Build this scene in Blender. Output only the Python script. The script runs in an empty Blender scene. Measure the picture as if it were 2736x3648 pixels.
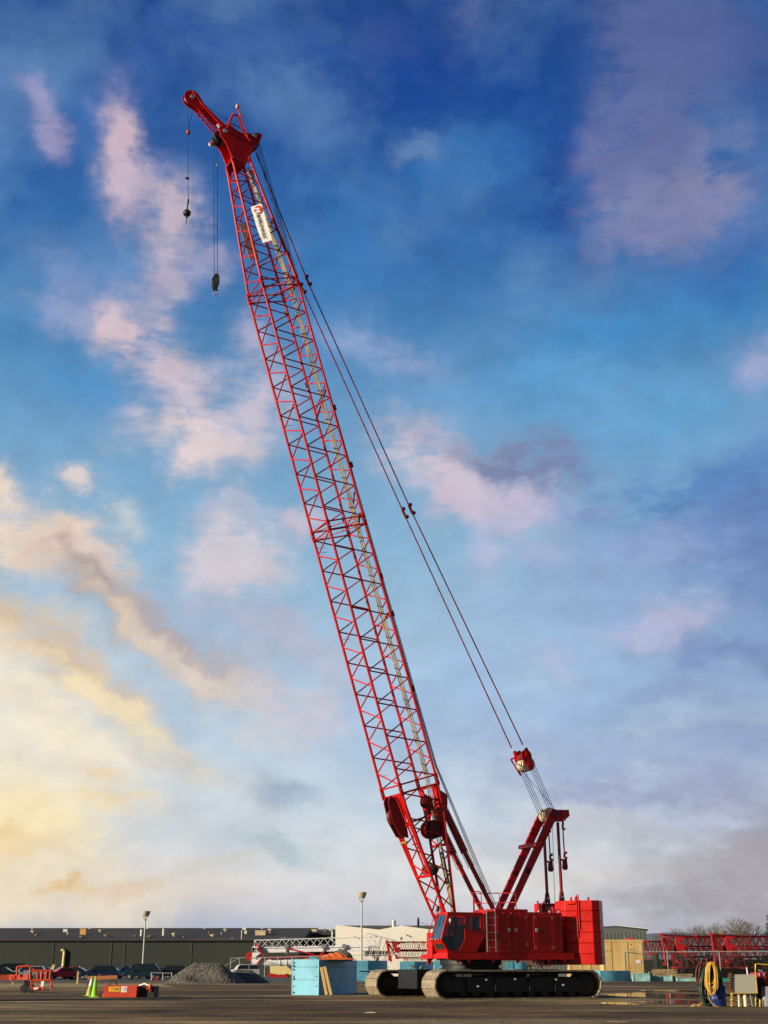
import bpy, bmesh, math, random
from mathutils import Vector, Matrix, Quaternion
R = math.radians
random.seed(7)
scn = bpy.context.scene
# ------------------------------------------------------------------ camera
FPX, PITCH, CAMH = 4579.73, math.atan(1629 / 4579.73), 1.5
cd = bpy.data.cameras.new('camera'); cam = bpy.data.objects.new('camera', cd)
scn.collection.objects.link(cam); scn.camera = cam
cam.location = (0, 0, CAMH); cam.rotation_euler = (math.pi / 2 + PITCH, 0, 0)
cd.sensor_fit = 'VERTICAL'; cd.sensor_height = 24; cd.lens = 24 * FPX / 3648
cd.clip_start = .1; cd.clip_end = 9000
scn.render.resolution_x, scn.render.resolution_y = 768, 1024
# ------------------------------------------------------------------ view + sun
vs = scn.view_settings
vs.view_transform = 'Standard'; vs.look = 'None'; vs.exposure = .3; vs.gamma = 1; vs.use_curve_mapping = False
SUN_EL = R(15)
sh = Vector((-.884, -.467, 0)).normalized()          # horizontal direction towards the sun
sunv = (sh * math.cos(SUN_EL) + Vector((0, 0, math.sin(SUN_EL)))).normalized()
sd = bpy.data.lights.new('sun', 'SUN'); sd.energy = 5; sd.angle = R(.5); sd.color = (1, .86, .66)
so = bpy.data.objects.new('sun', sd); scn.collection.objects.link(so)
so.rotation_euler = sunv.to_track_quat('Z', 'Y').to_euler(); so.location = (0, 0, 80)

def lin(c):
    return tuple(((v / 255) / 12.92 if v <= 10 else (((v / 255) + .055) / 1.055) ** 2.4) for v in c)
def ray(px, py):
    cp, sp = math.cos(PITCH), math.sin(PITCH); k = (1824 - py) / FPX
    return Vector(((px - 1368) / FPX, cp - k * sp, sp + k * cp))
CAMP = Vector((0, 0, CAMH))
def M(px, py, Y):                                    # the point at world depth Y seen at this pixel of the photo
    r = ray(px, py); return CAMP + r * (Y / r.y)
def G(px, py, z=0):                                  # the ground point
    r = ray(px, py); return CAMP + r * ((z - CAMH) / r.z)
def gy(py): return G(1368, py).y
def X_(px, Y, z=0):                                  # world x for a column at depth Y near the ground
    r = ray(px, 3453 - (z - CAMH) * FPX / Y); return r.x / r.y * Y

# ------------------------------------------------------------------ world
def make_world():
    w = bpy.data.worlds.new('World'); scn.world = w; w.use_nodes = True
    nt = w.node_tree; N = nt.nodes; L = nt.links; N.clear()
    out = N.new('ShaderNodeOutputWorld'); bg = N.new('ShaderNodeBackground'); L.new(bg.outputs[0], out.inputs[0])
    def math_(op, a, b=None, c=None, clamp=False):
        n = N.new('ShaderNodeMath'); n.operation = op; n.use_clamp = clamp
        for i, v in enumerate((a, b, c)):
            if v is None: continue
            if isinstance(v, (int, float)): n.inputs[i].default_value = v
            else: L.new(v, n.inputs[i])
        return n.outputs[0]
    def mix(f, a, b):
        n = N.new('ShaderNodeMix'); n.data_type = 'RGBA'; n.clamp_factor = True
        if isinstance(f, (int, float)): n.inputs[0].default_value = f
        else: L.new(f, n.inputs[0])
        for s, v in ((6, a), (7, b)):
            if isinstance(v, tuple): n.inputs[s].default_value = (*v[:3], 1)
            else: L.new(v, n.inputs[s])
        return n.outputs[2]
    tc = N.new('ShaderNodeTexCoord'); sp = N.new('ShaderNodeSeparateXYZ'); L.new(tc.outputs['Generated'], sp.inputs[0])
    x, y, z = sp.outputs
    az = math_('MULTIPLY', math_('ARCTAN2', x, y), 57.2958)
    el = math_('MULTIPLY', math_('ARCSINE', z), 57.2958)
    cb = N.new('ShaderNodeCombineXYZ'); L.new(az, cb.inputs[0]); L.new(el, cb.inputs[1])
    P = cb.outputs[0]
    def noise(scale, detail, rough=.55, sx=1, sy=1, off=0, dist=0.):
        m = N.new('ShaderNodeMapping'); m.inputs['Scale'].default_value = (sx, sy, 1); m.inputs['Location'].default_value = (off, off * .7, off)
        L.new(P, m.inputs[0]); n = N.new('ShaderNodeTexNoise'); n.inputs['Scale'].default_value = scale
        n.inputs['Detail'].default_value = detail; n.inputs['Roughness'].default_value = rough; n.inputs['Distortion'].default_value = dist
        L.new(m.outputs[0], n.inputs['Vector']); return n
    # warped coordinates
    def warp(amp1, s1, amp2, s2, off):
        n1 = noise(s1, 3, .5, off=off); n2 = noise(s2, 5, .6, off=off + 9)
        def cen(n, a):
            v = N.new('ShaderNodeVectorMath'); v.operation = 'SUBTRACT'; L.new(n.outputs['Color'], v.inputs[0]); v.inputs[1].default_value = (.5, .5, .5)
            s = N.new('ShaderNodeVectorMath'); s.operation = 'SCALE'; L.new(v.outputs[0], s.inputs[0]); s.inputs['Scale'].default_value = a; return s.outputs[0]
        a = N.new('ShaderNodeVectorMath'); L.new(P, a.inputs[0]); L.new(cen(n1, amp1), a.inputs[1])
        b = N.new('ShaderNodeVectorMath'); L.new(a.outputs[0], b.inputs[0]); L.new(cen(n2, amp2), b.inputs[1]); return b.outputs[0]
    W = warp(5.0, .16, 2.0, .75, 3.3)
    # clear sky gradient by elevation
    ramp = N.new('ShaderNodeValToRGB'); cr = ramp.color_ramp
    def elof(dy): r = ray(1368, dy * 1.6492); return math.degrees(math.asin(r.normalized().z))
    stops = [(elof(2115), (150, 158, 178)), (elof(1990), (198, 200, 214)), (elof(1900), (216, 216, 222)), (elof(1780), (214, 221, 228)), (elof(1600), (190, 212, 232)),
             (elof(1400), (168, 200, 226)), (elof(1150), (140, 184, 216)), (elof(950), (112, 164, 206)), (elof(780), (80, 140, 192)),
             (elof(560), (56, 112, 176)), (elof(330), (38, 90, 162)), (elof(120), (30, 76, 148)), (elof(0), (28, 68, 138)), (62, (18, 48, 110))]
    while len(cr.elements) > 1: cr.elements.remove(cr.elements[0])
    for i, (e, c) in enumerate(stops):
        t = (e + 5) / 95
        if i == 0: q = cr.elements[0]; q.position = t
        else: q = cr.elements.new(t)
        q.color = (*lin(c), 1)
    L.new(math_('DIVIDE', math_('ADD', el, 5), 95), ramp.inputs[0])
    # physically based daylight sky blended in for the rest of the dome
    sky = N.new('ShaderNodeTexSky'); sky.sky_type = 'NISHITA'; sky.sun_disc = False; sky.sun_elevation = SUN_EL
    sky.sun_rotation = math.atan2(sh.x, sh.y)
    ss = N.new('ShaderNodeVectorMath'); ss.operation = 'SCALE'; L.new(sky.outputs[0], ss.inputs[0]); ss.inputs['Scale'].default_value = .07
    col = mix(.12, ramp.outputs[0], ss.outputs[0])
    big = noise(.15, 5, .5, 1, 1.35, 11, .15)
    col = mix(math_('MULTIPLY', math_('SUBTRACT', big.outputs[0], .46, clamp=True), 1.5, clamp=True), col, lin((130, 172, 212)))
    # soft factor: thin the veil high up
    f1 = noise(.34, 5, .5, 1, 1.35, 5, .1); f2 = noise(1.2, 8, .58, .6, 1.7, 21, .25)
    fb = math_('ADD', math_('MULTIPLY', f1.outputs[0], 1.3), math_('MULTIPLY', f2.outputs[0], .9))     # about 1.1
    fb = math_('MAXIMUM', math_('MULTIPLY', math_('SUBTRACT', fb, .55), 2.3), .2)
    def blob(cx, cy, rx, ry, rot, c, s, plain=False):
        nonlocal col
        px, py = cx * 1.6492, cy * 1.6492
        r = ray(px, py).normalized()
        m = N.new('ShaderNodeMapping'); m.vector_type = 'TEXTURE'
        m.inputs['Location'].default_value = (math.degrees(math.atan2(r.x, r.y)), math.degrees(math.asin(r.z)), 0)
        m.inputs['Rotation'].default_value = (0, 0, R(rot))
        k = 34 / 1659 / max(.75, math.cos(math.asin(r.z)))
        m.inputs['Scale'].default_value = (rx * k * 2.1 + .5, ry * k * 2.1 + .4, 40)
        L.new(W, m.inputs[0])
        g = N.new('ShaderNodeTexGradient'); g.gradient_type = 'QUADRATIC_SPHERE'; L.new(m.outputs[0], g.inputs[0])
        f = math_('MULTIPLY', g.outputs['Fac'], 1.5 if plain else fb)
        q = N.new('ShaderNodeMapRange'); q.interpolation_type = 'SMOOTHSTEP'; L.new(f, q.inputs[0]); q.inputs[1].default_value = 0; q.inputs[2].default_value = 1.0; q.inputs[4].default_value = s
        f = q.outputs[0]
        col = mix(f, col, lin(c))
    B = [
     (1180, 340, 110, 170, 10, (14, 62, 144), .75), (880, 170, 170, 90, 0, (22, 66, 146), .6), (1620, 120, 70, 120, 0, (18, 62, 138), .6),
     (560, 90, 200, 70, 0, (24, 70, 148), .5), (1560, 560, 120, 60, 0, (34, 96, 172), .5), (720, 600, 120, 130, 0, (46, 118, 184), .5),
     (1000, 380, 170, 60, 20, (52, 116, 180), .5), (1350, 700, 250, 55, 8, (66, 142, 200), .6), (1200, 830, 200, 40, 0, (96, 162, 212), .6),
     (1440, 890, 280, 40, 3, (100, 164, 212), .6), (230, 820, 130, 60, 0, (78, 146, 204), .6),
     (330, 110, 90, 60, 50, (52, 88, 158), .5), (100, 205, 48, 26, -25, (164, 158, 196), .7), (125, 262, 30, 34, 0, (168, 158, 192), .7),
     (235, 235, 60, 50, 30, (58, 112, 180), .6), (285, 330, 38, 95, 14, (206, 182, 194), .95), (285, 400, 34, 50, 20, (196, 178, 196), .85),
     (355, 500, 36, 75, -30, (200, 182, 194), .85), (340, 590, 50, 34, 0, (188, 178, 196), .75), (420, 580, 60, 30, 0, (176, 172, 200), .6),
     (180, 590, 110, 40, -20, (130, 150, 196), .6), (150, 650, 90, 34, 10, (160, 168, 204), .6), (268, 690, 58, 48, 10, (214, 192, 200), .95),
     (320, 790, 62, 80, 38, (208, 190, 200), .9), (380, 860, 70, 50, 20, (204, 192, 206), .85), (430, 930, 135, 52, 3, (222, 206, 208), 1),
     (540, 880, 80, 50, 20, (206, 194, 206), .8), (540, 770, 55, 60, 0, (188, 184, 206), .7), (500, 1080, 60, 35, 0, (196, 194, 210), .6),
     (510, 1200, 95, 70, -30, (216, 204, 210), .85), (640, 1130, 55, 26, -12, (206, 190, 204), .75), (185, 1045, 42, 22, 15, (232, 214, 204), .8),
     (275, 1110, 36, 26, 0, (216, 214, 208), .6), (5, 1070, 34, 26, 0, (240, 218, 200), .9),
     (90, 1180, 190, 52, -10, (238, 216, 196), .95), (230, 1240, 140, 44, -32, (230, 206, 190), .8), (260, 1310, 190, 40, -32, (160, 148, 152), .95),
     (420, 1400, 180, 40, -32, (172, 162, 166), .85), (340, 1380, 180, 24, -32, (238, 216, 188), .75), (430, 1420, 170, 30, -32, (172, 160, 164), .7), (480, 1470, 180, 34, -32, (232, 218, 202), .7),
     (60, 1370, 210, 46, -24, (236, 206, 164), .8), (170, 1440, 210, 44, -32, (200, 178, 160), .85), (0, 1460, 230, 80, -26, (244, 230, 204), .8),
     (230, 1500, 190, 26, -30, (246, 226, 184), .8), (620, 1390, 170, 50, -24, (186, 182, 200), .7), (640, 1520, 130, 40, -10, (206, 200, 212), .7),
     (30, 1640, 300, 130, -6, (238, 230, 214), .7), (160, 1600, 120, 30, -10, (250, 236, 204), .6), (400, 1640, 130, 30, -8, (206, 200, 190), .6),
     (210, 1680, 60, 14, -6, (238, 206, 158), .7), (0, 1790, 220, 70, -4, (248, 230, 180), .7), (240, 1740, 80, 14, -4, (240, 214, 162), .7),
     (10, 1835, 90, 18, -6, (238, 200, 130), .8), (60, 1900, 330, 70, 0, (236, 224, 200), .7), (300, 1905, 60, 11, 2, (220, 196, 172), .8),
     (150, 1925, 60, 9, 5, (226, 188, 132), .8), (470, 1870, 90, 14, 4, (206, 202, 190), .6), (645, 1685, 80, 26, -14, (160, 176, 196), .9),
     (620, 1820, 130, 24, -8, (176, 194, 202), .8), (820, 1490, 80, 90, 0, (170, 202, 234), .6),
     (840, 745, 120, 46, -8, (146, 166, 206), .8), (950, 1000, 150, 78, -14, (216, 202, 212), 1), (1010, 1050, 110, 60, -10, (206, 192, 208), .9), (1150, 1085, 110, 64, -10, (206, 194, 212), 1),
     (1100, 1190, 42, 80, -14, (194, 190, 214), .75), (1200, 1200, 40, 22, 0, (184, 186, 214), .7), (1110, 985, 190, 36, -12, (124, 134, 170), 1),
     (1290, 1090, 50, 13, 0, (170, 180, 214), .8), (1450, 410, 160, 90, -4, (142, 142, 176), 1), (1330, 330, 60, 90, 0, (110, 118, 166), .8), (1390, 460, 90, 60, 0, (140, 144, 182), .7),
     (1430, 190, 110, 230, -14, (100, 112, 160), .95), (1500, 60, 130, 140, 0, (84, 100, 154), .8), (1020, 40, 60, 46, 20, (86, 106, 160), .7),
     (830, 60, 50, 40, 20, (62, 84, 148), .5), (1640, 770, 60, 60, 0, (164, 168, 206), .8), (880, 360, 40, 22, 10, (110, 140, 184), .6),
     (1500, 1060, 300, 90, 4, (86, 134, 192), .85), (1580, 1190, 240, 130, 8, (98, 128, 182), .95), (1430, 1180, 120, 40, 4, (142, 160, 204), .8),
     (1300, 1280, 330, 110, 4, (150, 176, 212), .75), (1420, 1350, 130, 24, 8, (186, 184, 212), .8), (1560, 1400, 170, 40, 6, (122, 142, 188), .85),
     (1200, 1420, 200, 50, 4, (156, 186, 220), .6), (1180, 1440, 50, 22, 14, (186, 190, 216), .8), (1380, 1500, 230, 40, 4, (138, 160, 200), .8),
     (1560, 1610, 230, 50, 2, (134, 152, 192), .8), (1250, 1640, 400, 110, -2, (158, 176, 208), .85), (1100, 1500, 260, 90, 0, (160, 188, 222), .7), (900, 1750, 260, 90, 0, (196, 212, 226), .6), (1360, 1720, 260, 34, 2, (158, 166, 196), .8),
     (1600, 1780, 190, 34, 3, (140, 146, 172), .8), (1280, 1810, 280, 24, 3, (192, 196, 206), .7), (1540, 1860, 210, 24, 3, (176, 176, 188), .8),
     (1600, 1920, 260, 100, 0, (164, 160, 168), .9), (1250, 1880, 200, 20, 0, (216, 212, 208), .6), (1480, 1770, 90, 12, 3, (190, 200, 220), .7),
     (1450, 1300, 60, 12, 3, (170, 184, 216), .6)]
    for b in ((-100, 1660, 430, 300, 0, (240, 232, 216), .7, True), (-90, 1810, 260, 170, 0, (250, 228, 170), .62, True), (-60, 1930, 560, 50, 0, (232, 214, 192), .55, True), (950, 1860, 520, 90, 0, (222, 222, 222), .6, True), (1750, 1700, 380, 280, 0, (168, 172, 194), .4, True), (1700, 1250, 300, 260, 0, (104, 134, 186), .5, True)): blob(*b)
    for b in B: blob(*b)
    fin = noise(.5, 6, .55, 1, 1.5, 40, .3)
    fm = N.new('ShaderNodeMapRange'); L.new(fin.outputs[0], fm.inputs[0]); fm.inputs[1].default_value = .3; fm.inputs[2].default_value = .7; fm.inputs[3].default_value = .93; fm.inputs[4].default_value = 1.08
    sc_ = N.new('ShaderNodeVectorMath'); sc_.operation = 'SCALE'; L.new(col, sc_.inputs[0]); L.new(fm.outputs[0], sc_.inputs['Scale']); col = sc_.outputs[0]
    # the sky behind the camera is clear and duller; below the horizon it is dark land
    back = math_('MULTIPLY_ADD', y, .5, .5, clamp=True)
    mm = N.new('ShaderNodeMapRange'); L.new(y, mm.inputs[0]); mm.inputs[1].default_value = -.3; mm.inputs[2].default_value = .7
    mm.inputs[3].default_value = .27; mm.inputs[4].default_value = .812
    L.new(col, bg.inputs[0]); L.new(mm.outputs[0], bg.inputs[1])
    w.cycles.sampling_method = 'MANUAL'; w.cycles.sample_map_resolution = 512
make_world()

# ------------------------------------------------------------------ materials
MATS = {}
def mat(name, c, rough=.6, metal=0, var=.12, vs_=3., bump=0., bs=30., coat=0., spec=.5, c2=None, scl=(1, 1, 1), emit=None):
    if name in MATS: return MATS[name]
    m = bpy.data.materials.new(name); m.use_nodes = True; nt = m.node_tree; N = nt.nodes; L = nt.links
    b = N['Principled BSDF']; b.inputs['Roughness'].default_value = rough; b.inputs['Metallic'].default_value = metal
    b.inputs['Coat Weight'].default_value = coat; b.inputs['Specular IOR Level'].default_value = spec
    tc = N.new('ShaderNodeTexCoord'); mp = N.new('ShaderNodeMapping'); mp.inputs['Scale'].default_value = scl; L.new(tc.outputs['Object'], mp.inputs[0])
    n = N.new('ShaderNodeTexNoise'); n.inputs['Scale'].default_value = vs_; n.inputs['Detail'].default_value = 5; L.new(mp.outputs[0], n.inputs['Vector'])
    r = N.new('ShaderNodeValToRGB'); r.color_ramp.elements[0].position = .3; r.color_ramp.elements[1].position = .7
    lo = tuple(v * (1 - var) for v in c); hi = c2 if c2 else tuple(min(1, v * (1 + var)) for v in c)
    r.color_ramp.elements[0].color = (*lo, 1); r.color_ramp.elements[1].color = (*hi, 1)
    L.new(n.outputs[0], r.inputs[0]); L.new(r.outputs[0], b.inputs['Base Color'])
    rr = N.new('ShaderNodeMapRange'); L.new(n.outputs[0], rr.inputs[0]); rr.inputs[3].default_value = max(.05, rough - .1); rr.inputs[4].default_value = min(1, rough + .12)
    L.new(rr.outputs[0], b.inputs['Roughness'])
    if bump:
        n2 = N.new('ShaderNodeTexNoise'); n2.inputs['Scale'].default_value = bs; n2.inputs['Detail'].default_value = 6; L.new(mp.outputs[0], n2.inputs['Vector'])
        bp = N.new('ShaderNodeBump'); bp.inputs['Strength'].default_value = bump; bp.inputs['Distance'].default_value = .05
        L.new(n2.outputs[0], bp.inputs['Height']); L.new(bp.outputs[0], b.inputs['Normal'])
    MATS[name] = m; return m
RED = mat('red_paint', (.52, .007, .003), .36, 0, .16, .9, coat=.1, spec=.3)
REDLINE = mat('red_lattice_paint', (.52, .007, .008), .4, 0, .15, .8, spec=.35)
SHADERED = mat('shaded_old_red_paint', (.07, .002, .003), .6, 0, .5, .5, c2=(.22, .005, .006))  # old red, darkened so the colour holds the stack's shading
BLACK = mat('black_steel', (.012, .014, .014), .5, .2, .3, 3)
RUB = mat('black_rubber', (.012, .012, .012), .75)
ROPE = mat('dark_wire_rope', (.02, .022, .025), .5, .6)
PEND = mat('dark_red_pendant', (.2, .006, .01), .45)
STEEL = mat('bright_steel', (.6, .6, .58), .3, .9)
CREAM = mat('cream_nylon', (.62, .55, .38), .55, 0, .15, 5)
PIPE = mat('weathered_cream_pipe', (.24, .21, .13), .7, 0, .3, 1.2, c2=(.5, .45, .31))
SHOE = mat('dusty_track_steel', (.30, .22, .12), .75, .1, .35, 5, bump=.5, bs=25, c2=(.42, .36, .26))
DUST = mat('dark_dusty_steel', (.02, .022, .02), .7, .2, .5, 2.5, c2=(.045, .042, .034))
ALU = mat('aluminium', (.7, .7, .68), .35, .8)
GREY = mat('grey_metal', (.25, .26, .25), .5, .3)
WHITE = mat('white_paint', (.78, .79, .8), .45, 0, .08, 1)
GALV = mat('galvanised_steel', (.42, .42, .38), .45, .5, .15, 2)
BLUE = mat('light_blue_paint', (.11, .43, .60), .5, 0, .2, .8, c2=(.18, .54, .72))
PALEB = mat('faded_blue_paint', (.25, .48, .46), .7, 0, .35, 1.2)
WOOD = mat('pine_timber', (.62, .40, .13), .75, 0, .25, 2.5, scl=(1, 1, .2))
PLY = mat('plywood', (.62, .43, .17), .75, 0, .16, 1.2, scl=(1, 1, .25))
ORANGE = mat('orange_paint', (.56, .055, .012), .45, 0, .15, 1)
SKIP = mat('orange_red_paint', (.62, .06, .02), .5, 0, .2, 1.2)
TARP = mat('orange_tarpaulin', (.75, .16, .03), .6, 0, .3, 3, bump=.6, bs=6)
LIME = mat('lime_plastic', (.25, .75, .03), .5)
YELLOW = mat('yellow_paint', (.75, .50, .05), .5)
HOSEY = mat('yellow_hose_rubber', (.70, .42, .05), .5, 0, .2, 6)
HOSEG = mat('dark_green_hose_rubber', (.015, .035, .02), .55)
HOSER = mat('dull_red_hose_rubber', (.12, .02, .015), .6)
BLUED = mat('blue_plastic', (.006, .025, .16), .45)
PALEY = mat('pale_yellow_paint', (.72, .60, .25), .5, 0, .1, 1)
CREAMW = mat('cream_wall', (.90, .86, .74), .8, 0, .06, .2)
MAROON = mat('maroon_label', (.5, .02, .03), .6)
LOGO = mat('logo_red', (.6, .012, .015), .5)
INK = mat('black_ink', (.02, .02, .03), .6)
PRINT = mat('banner_white', (.82, .82, .8), .6, 0, .04, 1)
BACKB = mat('banner_cloth_back', (.55, .42, .33), .8)
BARK = mat('bare_tree_bark', (.12, .095, .07), .9, 0, .3, 2)
NEEDLE = mat('evergreen_needles', (.03, .05, .02), .9, 0, .4, 1)
SEATM = mat('dark_seat_fabric', (.02, .02, .025), .9)
def gravel_mat():
    m = bpy.data.materials.new('packed_dirt_and_gravel'); m.use_nodes = True; N = m.node_tree.nodes; L = m.node_tree.links
    b = N['Principled BSDF']; b.inputs['Roughness'].default_value = .9; b.inputs['Specular IOR Level'].default_value = .2
    tc = N.new('ShaderNodeTexCoord')
    def nz(s, d, sc=(1, 1, 1), dist=0, r=.55):
        mp = N.new('ShaderNodeMapping'); mp.inputs['Scale'].default_value = sc; L.new(tc.outputs['Object'], mp.inputs[0])
        n = N.new('ShaderNodeTexNoise'); n.inputs['Scale'].default_value = s; n.inputs['Detail'].default_value = d; n.inputs['Distortion'].default_value = dist
        n.inputs['Roughness'].default_value = r
        L.new(mp.outputs[0], n.inputs['Vector']); return n.outputs[0]
    def ramp(src, els):
        r = N.new('ShaderNodeValToRGB'); e = r.color_ramp.elements
        e[0].position, e[0].color = els[0][0], (*els[0][1], 1); e[1].position, e[1].color = els[-1][0], (*els[-1][1], 1)
        for p, c in els[1:-1]: q = e.new(p); q.color = (*c, 1)
        L.new(src, r.inputs[0]); return r.outputs[0]
    def mix(f, a, bb, mode='MIX'):
        n = N.new('ShaderNodeMix'); n.data_type = 'RGBA'; n.blend_type = mode
        if isinstance(f, float): n.inputs[0].default_value = f
        else: L.new(f, n.inputs[0])
        L.new(a, n.inputs[6]); L.new(bb, n.inputs[7]); return n.outputs[2]
    base = ramp(nz(.11, 5, (.35, 1, 1), .6), [(.32, (.16, .105, .046)), (.5, (.30, .215, .105)), (.68, (.52, .42, .255))])
    streak = ramp(nz(.45, 7, (.45, 1, 1), .5, .6), [(.36, (.30, .28, .25)), (.5, (.72, .72, .72)), (.66, (1.15, 1.12, 1.05))])
    peb = ramp(nz(8, 6, (1, 1, 1), 0, .85), [(.32, (.22, .21, .2)), (.5, (.85, .85, .84)), (.68, (1.9, 1.85, 1.8))])
    peb2 = ramp(nz(2.6, 6, (.8, 1, 1), 0, .8), [(.3, (.35, .34, .33)), (.7, (1.6, 1.55, 1.48))])
    patch = ramp(nz(.09, 5, (.5, 1, 1), .4), [(.40, (.45, .41, .36)), (.5, (.85, .83, .78)), (.60, (1.45, 1.42, 1.35))])
    c = mix(1., base, streak, 'MULTIPLY'); c = mix(1., c, patch, 'MULTIPLY'); c = mix(1., c, peb, 'MULTIPLY'); c = mix(.8, c, peb2, 'MULTIPLY')
    L.new(c, b.inputs['Base Color'])
    bp = N.new('ShaderNodeBump'); bp.inputs['Strength'].default_value = .6; bp.inputs['Distance'].default_value = .05; L.new(nz(9, 6, (1, 1, 1), 0, .7), bp.inputs['Height'])
    bp2 = N.new('ShaderNodeBump'); bp2.inputs['Strength'].default_value = .5; bp2.inputs['Distance'].default_value = .25; L.new(nz(.9, 6, (.7, 1, 1), .3, .65), bp2.inputs['Height'])
    L.new(bp.outputs[0], bp2.inputs['Normal']); L.new(bp2.outputs[0], b.inputs['Normal'])
    return m
GROUND = gravel_mat()
PILE = mat('crushed_stone', (.085, .075, .06), .95, 0, .5, 3.5, bump=1, bs=7, c2=(.20, .18, .15))
def water_mat():
    m = bpy.data.materials.new('still_puddle_water'); m.use_nodes = True; b = m.node_tree.nodes['Principled BSDF']
    b.inputs['Base Color'].default_value = (.03, .025, .02, 1); b.inputs['Roughness'].default_value = .03; b.inputs['IOR'].default_value = 1.33
    N = m.node_tree.nodes; n = N.new('ShaderNodeTexNoise'); n.inputs['Scale'].default_value = 1.5
    bp = N.new('ShaderNodeBump'); bp.inputs['Strength'].default_value = .02; m.node_tree.links.new(n.outputs[0], bp.inputs['Height']); m.node_tree.links.new(bp.outputs[0], b.inputs['Normal'])
    return m
def glass_mat(name, tint, alpha):
    m = bpy.data.materials.new(name); m.use_nodes = True; N = m.node_tree.nodes; L = m.node_tree.links; N.clear()
    o = N.new('ShaderNodeOutputMaterial'); t = N.new('ShaderNodeBsdfTransparent'); t.inputs[0].default_value = (*tint, 1)
    g = N.new('ShaderNodeBsdfPrincipled'); g.inputs['Base Color'].default_value = (.07, .10, .11, 1); g.inputs['Roughness'].default_value = .06
    nz = N.new('ShaderNodeTexNoise'); nz.inputs['Scale'].default_value = 1.2
    mr = N.new('ShaderNodeMapRange'); L.new(nz.outputs[0], mr.inputs[0]); mr.inputs[3].default_value = alpha - .08; mr.inputs[4].default_value = alpha + .08
    x = N.new('ShaderNodeMixShader'); L.new(mr.outputs[0], x.inputs[0])
    L.new(t.outputs[0], x.inputs[1]); L.new(g.outputs[0], x.inputs[2]); L.new(x.outputs[0], o.inputs[0]); return m
GLASS = glass_mat('tinted_cab_glass', (.6, .75, .75), .62)
CARGLASS = mat('car_window_glass', (.012, .02, .03), .08, 0, .1)
def fence_mat():
    m = bpy.data.materials.new('chain_link_wire'); m.use_nodes = True; N = m.node_tree.nodes; L = m.node_tree.links
    b = N['Principled BSDF']; b.inputs['Base Color'].default_value = (.10, .10, .09, 1); b.inputs['Metallic'].default_value = .2
    tc = N.new('ShaderNodeTexCoord'); s = N.new('ShaderNodeSeparateXYZ'); L.new(tc.outputs['UV'], s.inputs[0])
    def mt(op, a, bb):
        n = N.new('ShaderNodeMath'); n.operation = op
        for i, v in enumerate((a, bb)):
            if isinstance(v, float): n.inputs[i].default_value = v
            else: L.new(v, n.inputs[i])
        return n.outputs[0]
    def line(v): return mt('LESS_THAN', mt('ABSOLUTE', mt('SUBTRACT', mt('FRACT', v, 0.), .5), 0.), .018)
    u, w = mt('MULTIPLY', mt('ADD', s.outputs[0], s.outputs[1]), 9.), mt('MULTIPLY', mt('SUBTRACT', s.outputs[0], s.outputs[1]), 9.)
    L.new(mt('MAXIMUM', line(u), line(w)), b.inputs['Alpha']); return m
MESHW = fence_mat()

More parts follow.
